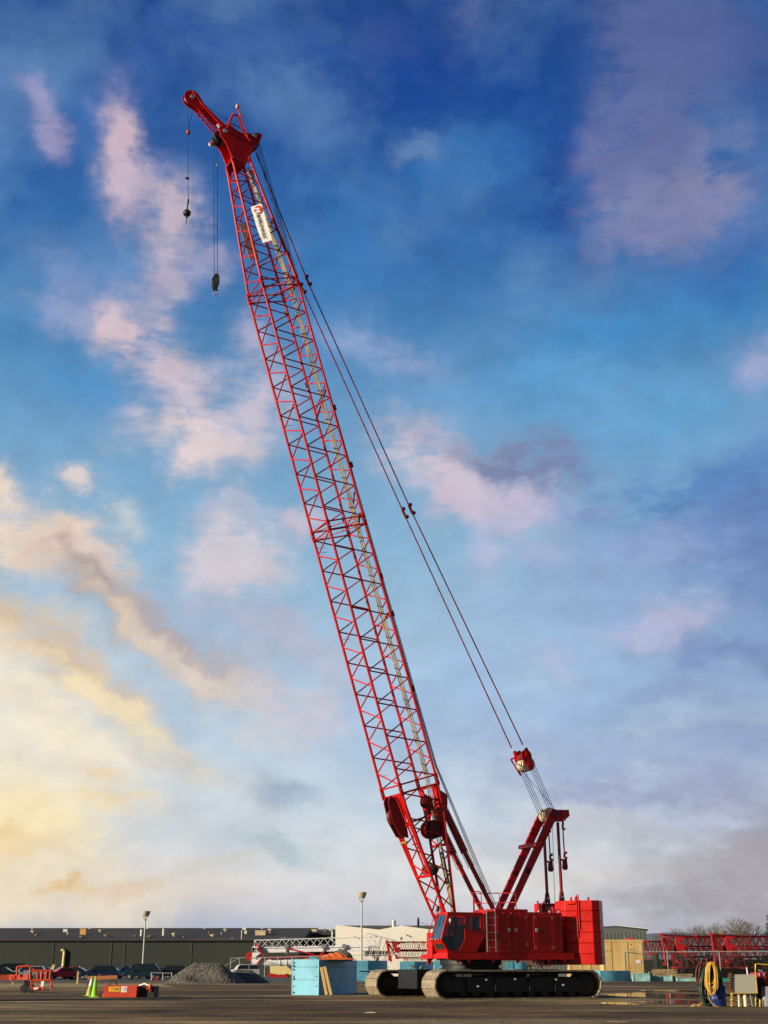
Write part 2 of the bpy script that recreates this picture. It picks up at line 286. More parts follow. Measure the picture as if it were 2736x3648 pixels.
# ------------------------------------------------------------------ mesh builder
class MB:
    def __init__(s): s.v = []; s.f = []; s.m = []; s.sm = []; s.mi = 0; s.cut = []
    def piece(s): s.cut.append((len(s.v), len(s.f))); return s     # what follows is a piece of its own
    def each(s, name, m, parent=None, bevel=0):                    # one object per piece
        cs = s.cut + [(len(s.v), len(s.f))]; res = []
        for (v0, f0), (v1, f1) in zip(cs, cs[1:]):
            if v1 == v0: continue
            b = MB(); b.v = s.v[v0:v1]; b.f = [tuple(i - v0 for i in f) for f in s.f[f0:f1]]; b.m = s.m[f0:f1]; b.sm = s.sm[f0:f1]
            res.append(b.build(name, m, parent, bevel))
        return res
    def add(s, vs, fs, smooth=False):
        o = len(s.v); s.v += [tuple(p) for p in vs]
        for f in fs: s.f.append(tuple(i + o for i in f)); s.m.append(s.mi); s.sm.append(smooth)
        return s
    def box(s, a, b):
        x0, y0, z0 = [min(p, q) for p, q in zip(a, b)]; x1, y1, z1 = [max(p, q) for p, q in zip(a, b)]
        vs = [(x0, y0, z0), (x1, y0, z0), (x1, y1, z0), (x0, y1, z0), (x0, y0, z1), (x1, y0, z1), (x1, y1, z1), (x0, y1, z1)]
        return s.add(vs, [(3, 2, 1, 0), (4, 5, 6, 7), (0, 1, 5, 4), (1, 2, 6, 5), (2, 3, 7, 6), (3, 0, 4, 7)])
    def prism(s, pts, ext):                      # pts: planar polygon (3d), ext: extrusion vector
        pts = [Vector(p) for p in pts]; e = Vector(ext); n = len(pts)
        nv = Vector((0, 0, 0))
        for i in range(n): nv += pts[i].cross(pts[(i + 1) % n])
        if nv.dot(e) < 0: pts.reverse()
        vs = pts + [p + e for p in pts]
        fs = [tuple(reversed(range(n))), tuple(range(n, 2 * n))] + [(i, (i + 1) % n, (i + 1) % n + n, i + n) for i in range(n)]
        return s.add(vs, fs)
    def tube(s, p, q, r, n=6, r2=None):
        p, q = Vector(p), Vector(q); d = q - p
        if d.length < 1e-6: return s
        d.normalize(); a = d.orthogonal().normalized(); b = d.cross(a); r2 = r if r2 is None else r2
        vs = []
        for c, rr in ((p, r), (q, r2)):
            for i in range(n): t = 2 * math.pi * i / n; vs.append(c + (a * math.cos(t) + b * math.sin(t)) * rr)
        s.add(vs, [(i, (i + 1) % n, (i + 1) % n + n, i + n) for i in range(n)], n > 5)
        return s.add(vs, [tuple(reversed(range(n))), tuple(range(n, 2 * n))])
    def path(s, pts, r, n=6):
        for a, b in zip(pts, pts[1:]): s.tube(a, b, r, n)
        return s
    def sweep(s, pts, r, n=6, closed=False):     # continuous smooth tube
        pts = [Vector(p) for p in pts]; k = len(pts); rings = []; up = Vector((.13, .2, .97))
        vs = []
        for i, p in enumerate(pts):
            a = pts[(i - 1) % k] if (closed or i > 0) else p; b = pts[(i + 1) % k] if (closed or i < k - 1) else p
            d = (b - a).normalized(); x = d.cross(up)
            if x.length < 1e-3: x = d.orthogonal()
            x.normalize(); y = d.cross(x)
            for j in range(n): t = 2 * math.pi * j / n; vs.append(p + (x * math.cos(t) + y * math.sin(t)) * r)
        fs = []
        for i in range(k if closed else k - 1):
            for j in range(n):
                i2 = (i + 1) % k; fs.append((i * n + j, i * n + (j + 1) % n, i2 * n + (j + 1) % n, i2 * n + j))
        if not closed: fs += [tuple(reversed(range(n))), tuple(range((k - 1) * n, k * n))]
        return s.add(vs, fs, True)
    def beam(s, p, q, w, h, up=(0, 0, 1)):       # rectangular bar
        p, q = Vector(p), Vector(q); d = (q - p).normalized(); x = d.cross(Vector(up))
        if x.length < 1e-4: x = d.orthogonal()
        x.normalize(); y = x.cross(d)
        c = [x * w / 2 + y * h / 2, -x * w / 2 + y * h / 2, -x * w / 2 - y * h / 2, x * w / 2 - y * h / 2]
        return s.prism([p + k for k in c], q - p)
    def lathe(s, c, axis, prof, n=24):           # prof: (radius, offset along axis)
        c = Vector(c); d = Vector(axis).normalized(); a = d.orthogonal().normalized(); b = d.cross(a); vs = []
        for r, o in prof:
            for i in range(n): t = 2 * math.pi * i / n; vs.append(c + d * o + (a * math.cos(t) + b * math.sin(t)) * max(r, 1e-4))
        fs = []
        for k in range(len(prof) - 1):
            for i in range(n): fs.append((k * n + i, k * n + (i + 1) % n, (k + 1) * n + (i + 1) % n, (k + 1) * n + i))
        fs += [tuple(reversed(range(n))), tuple(range((len(prof) - 1) * n, len(prof) * n))]
        return s.add(vs, fs, n > 8)
    def build(s, name, m, parent=None, bevel=0):
        me = bpy.data.meshes.new(name); me.from_pydata(s.v, [], s.f)
        ms = m if isinstance(m, (list, tuple)) else [m]
        for k in ms: me.materials.append(k)
        me.polygons.foreach_set('material_index', s.m); me.polygons.foreach_set('use_smooth', s.sm); me.update()
        if any(s.sm):
            try: me.set_sharp_from_angle(angle=R(40))
            except Exception: pass
        o = bpy.data.objects.new(name, me); scn.collection.objects.link(o)
        if parent: o.parent = parent
        if bevel:
            b = o.modifiers.new('bevel', 'BEVEL'); b.width = bevel; b.segments = 2; b.limit_method = 'ANGLE'
        return o
def tag(o, label=None, cat=None, group=None, kind=None):
    if label: o['label'] = label
    if cat: o['category'] = cat
    if group: o['group'] = group
    if kind: o['kind'] = kind
    return o
def empty(name, loc=(0, 0, 0), rz=0, label=None, cat=None, group=None):
    o = bpy.data.objects.new(name, None); scn.collection.objects.link(o); o.location = loc; o.rotation_euler = (0, 0, rz)
    o.empty_display_size = .3; return tag(o, label, cat, group)
def text_mesh(name, body, size, m, parent=None, shear=0, offset=0, extrude=.004, align='LEFT'):
    c = bpy.data.curves.new(name, 'FONT'); c.body = body; c.size = size; c.extrude = extrude; c.shear = shear; c.offset = offset; c.align_x = align
    t = bpy.data.objects.new(name, c); scn.collection.objects.link(t); bpy.context.view_layer.update()
    me = bpy.data.meshes.new_from_object(t.evaluated_get(bpy.context.evaluated_depsgraph_get())); bpy.data.objects.remove(t)
    o = bpy.data.objects.new(name, me); scn.collection.objects.link(o); me.materials.clear(); me.materials.append(m)
    if parent: o.parent = parent
    return o

# ================================================================== SETTING
def sheet(name, m, pts, z, kind='structure', sub=None):
    b = MB(); b.add([(x, y, z) for x, y in pts], [tuple(range(len(pts)))]); o = b.build(name, m); tag(o, kind=kind); return o
def ground():
    bm = MB(); xs = [-5000, -400] + [-120 + i * 4 for i in range(61)] + [400, 5000]; ys = [-300, 0] + [20 + i * 3 for i in range(60)] + [240, 320, 500, 1200, 6000]
    rnd = random.Random(4); vs = []; ph = [(rnd.uniform(.05, .4), rnd.uniform(.05, .5), rnd.uniform(0, 6)) for _ in range(7)]
    for y in ys:
        for x in xs:
            z = sum(math.sin(a * x * .35 + b * y + p) for a, b, p in ph) * .006
            if not (25 < y < 60 and abs(x) < 110): z = 0
            vs.append((x, y, z))
    n = len(xs); fs = [(j * n + i, j * n + i + 1, (j + 1) * n + i + 1, (j + 1) * n + i) for j in range(len(ys) - 1) for i in range(n - 1)]
    bm.add(vs, fs, True); return tag(bm.build('ground', GROUND), kind='structure')
ground()
WATER = water_mat()
def puddle(cx, cy, rx, ry, seed):
    rnd = random.Random(seed); n = 40; ph = [rnd.uniform(0, 6.28) for _ in range(4)]; pts = []
    for i in range(n):
        t = 2 * math.pi * i / n; k = 1 + .22 * math.sin(2 * t + ph[0]) + .14 * math.sin(3 * t + ph[1]) + .1 * math.sin(7 * t + ph[2]) + .06 * math.sin(11 * t + ph[3])
        pts.append((cx + rx * k * math.cos(t), cy + ry * k * math.sin(t)))
    sheet('puddle', WATER, pts, .02)
for px, py, w, hh, sd_ in ((2330, 3547, 230, 11, 1), (2420, 3572, 260, 7, 2), (2420, 3531, 240, 4, 5), (2200, 3576, 140, 4, 6), (1320, 3609, 30, 3, 3), (2200, 3643, 60, 3, 4)):
    g = G(px, py); k = g.y / FPX; depth = (gy(py - hh) - gy(py + hh)) / 2
    puddle(g.x, g.y, w / 2 * k, depth, sd_)
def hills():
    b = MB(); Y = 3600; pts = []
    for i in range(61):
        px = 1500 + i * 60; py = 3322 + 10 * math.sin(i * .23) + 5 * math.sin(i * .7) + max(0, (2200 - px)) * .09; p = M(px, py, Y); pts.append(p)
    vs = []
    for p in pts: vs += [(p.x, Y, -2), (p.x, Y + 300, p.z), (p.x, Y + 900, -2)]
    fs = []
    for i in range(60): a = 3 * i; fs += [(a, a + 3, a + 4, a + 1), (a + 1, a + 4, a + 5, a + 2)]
    b.add(vs, fs, True); tag(b.build('hills', mat('hazy_distant_hill', (.19, .25, .33), .95, 0, .1, .002)), kind='structure')  # distance haze is put into the hill's blue-grey colour
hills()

# ================================================================== CRANE
TH = .4423
Fv = Vector((-math.cos(TH), -math.sin(TH), 0)); Sv = Vector((math.sin(TH), -math.cos(TH), 0))
CO = Vector((2.6198, 70.2983, 0)) - Sv * 4.315
def Lc(u, s, z): return Vector((u, -s, z))                # crane frame: u rearwards, s to the near side
def W_(u, s, z): return CO - Fv * u + Sv * s + Vector((0, 0, z))
crane = empty('crawler_crane', CO, TH, 'tall red lattice boom crawler crane standing on black dusty tracks', 'crane')
PHI = 1.2709
def BP(a, n, s):                                          # boom frame: a along, n across (rear +), s lateral
    return Lc(.757 - a * math.cos(PHI) + n * math.sin(PHI), s, 11.335 + a * math.sin(PHI) + n * math.cos(PHI))
# ---- crawlers
def crawler(s0, s1):
    Rr, L_ = .735, 10.27; cz = .735
    def pos(t):                                          # t along the loop, returns point (u,z) and tangent
        st = L_ - 2 * Rr; ar = math.pi * Rr; per = 2 * st + 2 * ar; t %= per
        if t < st: return (Rr + t, 2 * Rr), (1, 0)
        t -= st
        if t < ar: a = t / Rr; return (L_ - Rr + Rr * math.sin(a), cz + Rr * math.cos(a)), (math.cos(a), -math.sin(a))
        t -= ar
        if t < st: return (L_ - Rr - t, 0), (-1, 0)
        t -= st; a = t / Rr; return (Rr - Rr * math.sin(a), cz - Rr * math.cos(a)), (-math.cos(a), math.sin(a))
    per = 2 * (L_ - 2 * Rr) + 2 * math.pi * Rr; n = 50; st = per / n; b = MB(); lk = MB()
    for i in range(n):
        t = i * st; (u, z), (tu, tz) = pos(t); (u2, z2), _ = pos(t + st * .5)
        mid = Vector((u2, 0, z2)); T = Vector((pos(t + st)[0][0] - u, 0, pos(t + st)[0][1] - z)).normalized(); Nn = Vector((-T.z, 0, T.x))   # outward
        if Nn.dot(mid - Vector((min(max(mid.x, Rr), L_ - Rr), 0, cz))) < 0: Nn = -Nn
        h = st * .47; th = .085
        def P(du, dn, s): q = mid + T * du + Nn * dn; return Lc(q.x, s, q.z)
        pr = [(-h, -.01), (-h * .88, .0), (h * .88, 0), (h, -.01), (h, -th), (-h, -th)]
        b.prism([P(x, y, s0) for x, y in pr], P(0, 0, s1) - P(0, 0, s0))
        for k in range(5):                                # lugs along the joint
            sa = s0 + (s1 - s0) * (k * .2 + .04); lk.prism([P(h * 1.0, -.02, sa), P(h * 1.12, -.02, sa), P(h * 1.12, -th, sa), P(h, -th, sa)], P(0, 0, sa + (s1 - s0) * .11) - P(0, 0, sa))
        lk.prism([P(-h * 1.05, -th, s0 + .42), P(h * 1.05, -th, s0 + .42), P(h * .8, -th - .12, s0 + .42), P(-h * .8, -th - .12, s0 + .42)], P(0, 0, s1 - .42) - P(0, 0, s0 + .42))
    belt = b.build('track_belt', SHOE, crane)
    tag(belt)
    lk.build('track_link', DUST, belt)
    f = MB()
    for s in (s0 + .18, s1 - .30):
        f.prism([Lc(u, s, z) for u, z in ((.9, .62), (1.3, 1.12), (8.7, 1.12), (9.3, .9), (9.3, .45), (8.9, .36), (1.2, .36), (.9, .5))], Lc(0, .12, 0))
    f.box(Lc(1.4, s0 + .29, .42), Lc(8.8, s1 - .29, 1.05))
    f.box(Lc(1.3, s1 - .18, 1.06), Lc(8.6, s1 - .10, 1.12))
    for u in (1.9, 3.6, 5.7, 7.3): f.prism([Lc(u, s1 - .18, .4), Lc(u + .14, s1 - .18, .4), Lc(u + .12, s1 - .18, 1.06), Lc(u + .02, s1 - .18, 1.06)], Lc(0, .09, 0))
    f.build('track_frame', BLACK, belt, .01)
    pn = MB()
    for u, z in ((3.05, .98), (2.55, .66), (7.35, .98), (7.8, .7), (4.8, 1.0)): pn.piece().lathe(Lc(u, s1 - .18, z), (0, -1, 0), [(.05, 0), (.05, .22), (.03, .23)], 10)
    pn.each('axle_pin', GALV, belt)
    for u, r, nm in ((.82, .60, 'idler_wheel'), (L_ - .82, .62, 'drive_sprocket')):
        w = MB(); w.lathe(Lc(u, (s0 + s1) / 2, cz), (0, -1, 0), [(.2, -.56), (.34, -.5), (r - .12, -.44), (r, -.36), (r, .36), (r - .12, .44), (.36, .5), (.34, .58), (.16, .6)], 28)
        if 'spro' in nm:
            for k in range(12):
                a = k * math.pi / 6; w.beam(Lc(u + .5 * math.cos(a), (s0 + s1) / 2, cz + .5 * math.sin(a)), Lc(u + .66 * math.cos(a), (s0 + s1) / 2, cz + .66 * math.sin(a)), .14, .4, (0, 1, 0))
        w.build(nm, DUST, belt)
    for k in range(9):
        u = 1.75 + k * .84; w = MB(); w.lathe(Lc(u, (s0 + s1) / 2, .33), (0, -1, 0), [(.1, -.5), (.24, -.46), (.24, -.2), (.19, -.18), (.19, .18), (.24, .2), (.24, .46), (.1, .5)], 16)
        w.build('track_roller', DUST, belt)
    return belt
crawler(2.795, 4.315); crawler(-4.315, -2.795)
# ---- carbody
b = MB(); b.box(Lc(2.9, -1.9, .62), Lc(7.5, 1.9, 1.42))
for u in (3.0, 6.6): b.prism([Lc(u, -3.2, .7), Lc(u, 3.2, .7), Lc(u, 2.6, 1.36), Lc(u, -2.6, 1.36)], Lc(.8, 0, 0))
b.build('carbody', BLACK, crane, .02)
for u0, u1, nm in ((.72, 1.98, 'carbody_weight'), (8.2, 9.3, 'carbody_weight')):
    sx = .8 if u0 < 3 else 1.5; b = MB(); b.box(Lc(u0, -1.5, .56), Lc(u1, sx, 1.5)); b.box(Lc(u0 - .03, -1.53, .50), Lc(u1 + .03, sx + .03, .58)); b.box(Lc(min(u1, 3), -1.2, .7), Lc(max(2.9, u0 + .01 if u0 > 3 else 2.9), 1.2, 1.3)) if u0 < 3 else b.box(Lc(7.5, -1.2, .7), Lc(8.2, 1.2, 1.3))
    o = b.build(nm, BLACK, crane, .015)
    lg = MB(); c = Lc(u0 + .3, 1.2, 1.5)
    for s in (-.9, .35):
        lg.piece(); pts = [Lc(u0 + .6 + .16 * math.cos(t), s, 1.5 + .18 * math.sin(t)) for t in [i * math.pi / 8 for i in range(9)]]; lg.sweep(pts, .035, 6)
    lg.each('lifting_eye', GALV, o)
b = MB(); b.lathe(Lc(4.5, 0, 1.42), (0, 0, 1), [(1.75, 0), (1.75, .12), (1.6, .14), (1.6, .3), (1.72, .32), (1.72, .62)], 40); b.build('turntable', BLACK, crane)
# ---- upper deck
b = MB()
b.box(Lc(1.66, 1.3, 2.04), Lc(9.7, 2.6, 2.35)); b.box(Lc(2.6, -2.3, 2.05), Lc(9.6, 1.3, 2.30))
b.box(Lc(3.2, -1.6, 1.98), Lc(8.8, 1.6, 2.05)); b.box(Lc(9.3, -2.6, 1.99), Lc(10.3, 2.55, 2.06))
for u in (2.25, 2.9, 4.4, 5.95, 7.0, 7.95, 8.95):
    b.prism([Lc(u, 2.45, 2.04), Lc(u + .3, 2.45, 2.04), Lc(u + .12, 2.45, 1.80), Lc(u + .06, 2.45, 1.80)], Lc(0, .08, 0))
b.box(Lc(1.7, 2.45, 2.0), Lc(9.6, 2.63, 2.04))
b.build('revolving_deck', RED, crane, .012)
b = MB(); b.box(Lc(2.55, -1.55, 2.06), Lc(5.2, -.88, 3.45)); b.box(Lc(2.75, .88, 2.06), Lc(5.2, 1.25, 3.4)); b.box(Lc(3.4, -.9, 2.1), Lc(5.0, .9, 2.6))
b.prism([Lc(2.5, -1.5, 2.06), Lc(2.85, -1.5, 2.06), Lc(2.62, -1.5, 1.72), Lc(2.55, -1.5, 1.72)], Lc(0, .14, 0))
b.build('boom_foot_frame', RED, crane, .012)
# ---- machinery house
b = MB(); b.box(Lc(4.03, -1.9, 2.354), Lc(8.98, 2.58, 4.5)); b.box(Lc(4.66, .2, 4.5), Lc(6.78, 2.58, 4.64))
house = b.build('machinery_house', RED, crane, .02)
for u0, u1, z0, z1 in ((4.78, 5.62, 2.62, 4.38), (5.74, 6.72, 2.62, 4.38), (7.08, 8.42, 2.46, 4.36)):
    d = MB(); d.box(Lc(u0, 2.58, z0), Lc(u1, 2.605, z1)); dd = d.build('house_door', RED, house, .008)
    bt = MB()
    for uu in (u0 + .06, u1 - .12):
        for zz in (z0 + .14, z1 - .2):
            bt.piece()
            for i in (0, 1):
                for j in (0, 1): bt.piece().lathe(Lc(uu + i * .09, 2.605, zz + j * .09), (0, -1, 0), [(.018, 0), (.012, .012)], 8)
    bt.each('bolt', STEEL, dd)
    if u0 > 7:
        h = MB()
        for i in range(20):
            for j in range(26):
                uu = u0 + .22 + i * .045 + (j % 2) * .022; zz = z0 + .26 + j * .058
                q = abs((uu - 7.76) / .5) ** 2.6 + abs((zz - 3.45) / .82) ** 2.6
                if q < 1: h.lathe(Lc(uu, 2.6055, zz), (0, -1, 0), [(.016, 0), (.016, .003)], 6)
        h.build('vent_hole', mat('vent_shadow_paint', (.16, .004, .004), .8), dd)
    if 5.7 < u0 < 6:
        h = MB()
        for k in range(9): h.box(Lc(u0 + .06, 2.605, 3.3 + k * .075), Lc(u0 + .34, 2.617, 3.335 + k * .075))
        h.build('louvre', RED, dd)
rv = MB()
for k in range(10): rv.lathe(Lc(4.2 + k * .5, 2.58, 4.44), (0, -1, 0), [(.016, 0), (.01, .01)], 8)
for k in range(9): rv.lathe(Lc(4.3 + k * .55, 2.58, 2.42), (0, -1, 0), [(.016, 0), (.01, .01)], 8)
for k in range(6): rv.lathe(Lc(8.9, 2.58, 2.6 + k * .32), (0, -1, 0), [(.016, 0), (.01, .01)], 8); rv.lathe(Lc(8.5, 2.58, 2.6 + k * .32), (0, -1, 0), [(.016, 0), (.01, .01)], 8)
rv.build('rivet', STEEL, house)
rib = MB(); rib.piece().box(Lc(5.66, 2.58, 2.56), Lc(5.70, 2.62, 4.42)); rib.piece().box(Lc(6.86, 2.58, 2.40), Lc(6.90, 2.60, 4.42)); rib.each('seam_strip', RED, house)
for uu, t in ((5.42, '1'), (5.86, '75'), (7.22, '75')):
    st_ = MB(); st_.box(Lc(uu, 2.606, 3.46), Lc(uu + .16, 2.622, 3.63)); s_ = st_.build('label_plate', PRINT, house)
    q = text_mesh('label_digit', t, .14, INK, s_, offset=.004, extrude=.001, align='CENTER'); q.location = Lc(uu + .08, 2.6235, 3.495); q.rotation_euler = (R(90), 0, 0)
# small light-pipes on the roof edge
tb = MB()
for uu in (7.6, 8.3, 8.9): tb.piece().lathe(Lc(uu, 2.4, 4.5), (0, 0, 1), [(.04, 0), (.04, .09), (.02, .11)], 8)
tb.each('roof_fitting', STEEL, house)
# ---- cab
prof = [(1.73, 4.40), (1.52, 3.72), (1.30, 2.98), (1.72, 2.37), (3.43, 2.37), (3.99, 3.22), (3.99, 4.26), (3.93, 4.36), (3.80, 4.42)]
s_in, s_out = 1.32, 2.6
b = MB()
fr = .075
def cabpt(u, z, s): return Lc(u, s, z)
# roof, floor, rear, inner side
b.prism([cabpt(1.70, 4.33, s_in), cabpt(3.82, 4.33, s_in), cabpt(3.80, 4.42, s_in), cabpt(1.73, 4.42, s_in)], Lc(0, s_out - s_in, 0))
b.prism([cabpt(1.72, 2.37, s_in), cabpt(3.43, 2.37, s_in), cabpt(3.40, 2.44, s_in), cabpt(1.76, 2.44, s_in)], Lc(0, s_out - s_in, 0))
b.prism([cabpt(3.43, 2.37, s_in), cabpt(3.99, 3.22, s_in), cabpt(3.92, 3.24, s_in), cabpt(3.38, 2.42, s_in)], Lc(0, s_out - s_in, 0))
b.prism([cabpt(3.99, 3.22, s_in), cabpt(3.99, 4.26, s_in), cabpt(3.80, 4.42, s_in), cabpt(3.78, 4.32, s_in), cabpt(3.92, 4.22, s_in), cabpt(3.92, 3.24, s_in)], Lc(0, s_out - s_in, 0))
# near side: frame polygons
so_, si_ = s_out - .05, .05
def side(poly): b.prism([cabpt(u, z, so_) for u, z in poly], Lc(0, si_, 0))
side([(1.70, 4.33), (1.93, 4.18), (2.74, 4.19), (3.72, 4.19), (3.92, 4.26), (3.82, 4.33)])
side([(1.73, 4.33), (1.93, 4.18), (1.60, 3.55), (1.38, 3.0), (1.30, 2.98), (1.50, 3.68)])
side([(1.30, 2.98), (1.38, 3.0), (1.72, 2.46), (1.76, 2.44), (1.72, 2.37)])
side([(1.76, 2.44), (1.72, 2.46), (2.36, 2.43), (2.40, 2.43), (3.40, 2.44), (3.38, 2.42), (1.76, 2.40)])
side([(2.74, 4.19), (2.74, 2.99), (2.36, 2.43), (3.38, 2.43), (3.92, 3.24), (3.92, 3.48), (2.85, 3.48), (2.85, 4.19)])
side([(3.70, 4.19), (3.72, 3.48), (3.92, 3.48), (3.92, 4.26)])
# lower front panel, windscreen posts
b.prism([cabpt(1.30, 2.98, s_in), cabpt(1.72, 2.37, s_in), cabpt(1.76, 2.42, s_in), cabpt(1.36, 3.0, s_in)], Lc(0, s_out - s_in, 0))
for s in (s_in, s_out - .12):
    b.prism([cabpt(1.73, 4.42, s), cabpt(1.52, 3.72, s), cabpt(1.30, 2.98, s), cabpt(1.37, 2.99, s), cabpt(1.59, 3.70, s), cabpt(1.80, 4.38, s)], Lc(0, .09, 0))
b.box(Lc(1.34, s_in, 2.96), Lc(1.40, s_out, 3.05)); b.box(Lc(1.7, s_in, 4.28), Lc(1.8, s_out, 4.40))
b.box(Lc(1.6, s_in, 2.40), Lc(3.9, s_in + .05, 3.2))
cab = b.build('operator_cab', RED, crane, .01)
g = MB(); g.prism([cabpt(1.90, 4.16, so_ + .01), cabpt(1.57, 3.55, so_ + .01), cabpt(1.36, 3.0, so_ + .01), cabpt(1.70, 2.45, so_ + .01), cabpt(2.36, 2.43, so_ + .01), cabpt(2.74, 2.99, so_ + .01), cabpt(2.74, 4.18, so_ + .01)], Lc(0, .012, 0)); g.build('door_window', GLASS, cab)
g = MB(); g.prism([cabpt(2.85, 4.19, so_ + .01), cabpt(2.85, 3.48, so_ + .01), cabpt(3.72, 3.48, so_ + .01), cabpt(3.70, 4.19, so_ + .01)], Lc(0, .012, 0)); g.build('side_window', GLASS, cab)
g = MB(); g.prism([cabpt(1.75, 4.28, s_in + .09), cabpt(1.55, 3.70, s_in + .09), cabpt(1.37, 3.05, s_in + .09), cabpt(1.385, 3.05, s_in + .09), cabpt(1.565, 3.70, s_in + .09), cabpt(1.765, 4.28, s_in + .09)], Lc(0, s_out - s_in - .21, 0)); g.build('windscreen', mat('dark_windscreen_glass', (.03, .07, .13), .08), cab)
g = MB(); g.prism([cabpt(1.40, 2.82, s_in + .3), cabpt(1.60, 2.53, s_in + .3), cabpt(1.615, 2.54, s_in + .3), cabpt(1.415, 2.83, s_in + .3)], Lc(0, .78, 0)); 
for v in range(len(g.v)): g.v[v] = (g.v[v][0] - .035, g.v[v][1], g.v[v][2] - .02)
g.build('lower_window', mat('dusty_green_glass', (.03, .05, .03), .2), cab)
b = MB(); b.box(Lc(2.35, 1.6, 2.44), Lc(2.9, 2.2, 2.95)); b.prism([cabpt(2.75, 2.95, 1.6), cabpt(2.95, 2.95, 1.6), cabpt(3.05, 3.75, 1.6), cabpt(2.92, 3.78, 1.6)], Lc(0, .6, 0)); b.box(Lc(2.2, 2.25, 2.5), Lc(2.9, 2.4, 3.12)); b.box(Lc(1.75, 1.6, 2.5), Lc(2.0, 2.3, 3.2)); b.build('driver_seat', SEATM, cab, .03)
b = MB(); b.tube(Lc(1.76, 2.68, 4.05), Lc(1.9, 2.62, 4.25), .012)
b = MB(); b.piece().tube(Lc(1.45, 1.6, 3.1), Lc(1.62, 2.0, 4.2), .018); b.piece().tube(Lc(1.42, 2.0, 3.05), Lc(1.66, 2.4, 4.2), .018); b.each('wiper', BLACK, cab)
b = MB(); b.lathe(Lc(1.82, 2.68, 3.95), (0, 0, 1), [(.03, -.16), (.07, -.1), (.07, .1), (.03, .16)], 10); b.build('mirror', STEEL, cab)
b = MB()
for s in (1.42, 1.62, 2.02, 2.3): b.piece().lathe(Lc(1.28, s, 3.02), (-1, 0, .1), [(.03, -.1), (.06, -.04), (.065, .03), (.03, .04)], 12)
b.each('work_lamp', STEEL, cab)
hr = MB(); hr.piece().sweep([Lc(1.28, 1.36, 2.95), Lc(1.2, 1.3, 3.4), Lc(1.45, 1.3, 3.95), Lc(1.75, 1.34, 4.4)], .022, 6); hr.piece().sweep([Lc(1.55, 1.3, 4.2), Lc(1.75, 1.25, 4.62), Lc(2.1, 1.5, 4.75)], .022, 6)
hr.each('grab_rail', RED, cab)
b = MB(); b.lathe(Lc(1.7, 1.5, 4.62), (0, 0, 1), [(.06, -.15), (.09, -.1), (.09, .1), (.05, .15)], 10); b.tube(Lc(1.7, 1.5, 4.40), Lc(1.7, 1.5, 4.5), .02); b.build('beacon', BLACK, cab)
b = MB(); b.tube(Lc(1.5, .9, 3.4), Lc(1.5, .9, 3.55), .02); b.sweep([Lc(2.6, -1.3, 3.45), Lc(2.55, -1.35, 3.9), Lc(2.0, -1.5, 4.0), Lc(2.0, -1.5, 4.1)], .012, 5); b.lathe(Lc(2.0, -1.5, 4.0), (0, 0, 1), [(.02, -.3), (.07, -.15), (.07, .15), (.02, .3)], 8); b.build('side_mirror', BLACK, crane)
# ---- ladder
b = MB()
for u in (4.08, 4.615): b.beam(Lc(u, 2.66, 2.38), Lc(u, 2.66, 4.62), .035, .06, (0, 1, 0))
for k in range(6): b.tube(Lc(4.08, 2.66, 2.62 + k * .385), Lc(4.615, 2.66, 2.62 + k * .385), .018, 6)
b.build('access_ladder', ALU, crane)
# ---- roof railings
def rail(pts, mids, uprights, nm='guard_rail'):
    b = MB(); b.sweep(pts, .028, 8)
    for p, q in mids: b.tube(p, q, .022, 6)
    for p, q in uprights: b.tube(p, q, .025, 6)
    return b.build(nm, RED, crane)
rail([Lc(3.42, 2.4, 4.45), Lc(3.42, 2.4, 5.45), Lc(3.48, 2.4, 5.52), Lc(3.85, 2.4, 5.52), Lc(3.92, 2.4, 5.45), Lc(3.92, 2.4, 4.5)], [(Lc(3.42, 2.4, 4.98), Lc(3.92, 2.4, 4.98))], [])
rail([Lc(5.15, -.6, 4.5), Lc(5.15, -.6, 5.5), Lc(5.22, -.6, 5.6), Lc(6.45, 1.6, 5.56), Lc(6.55, 1.7, 5.5), Lc(6.55, 1.7, 4.6)], [(Lc(5.15, -.6, 5.05), Lc(6.55, 1.7, 5.05))], [(Lc(5.95, .9, 5.56), Lc(5.95, .9, 4.6))])
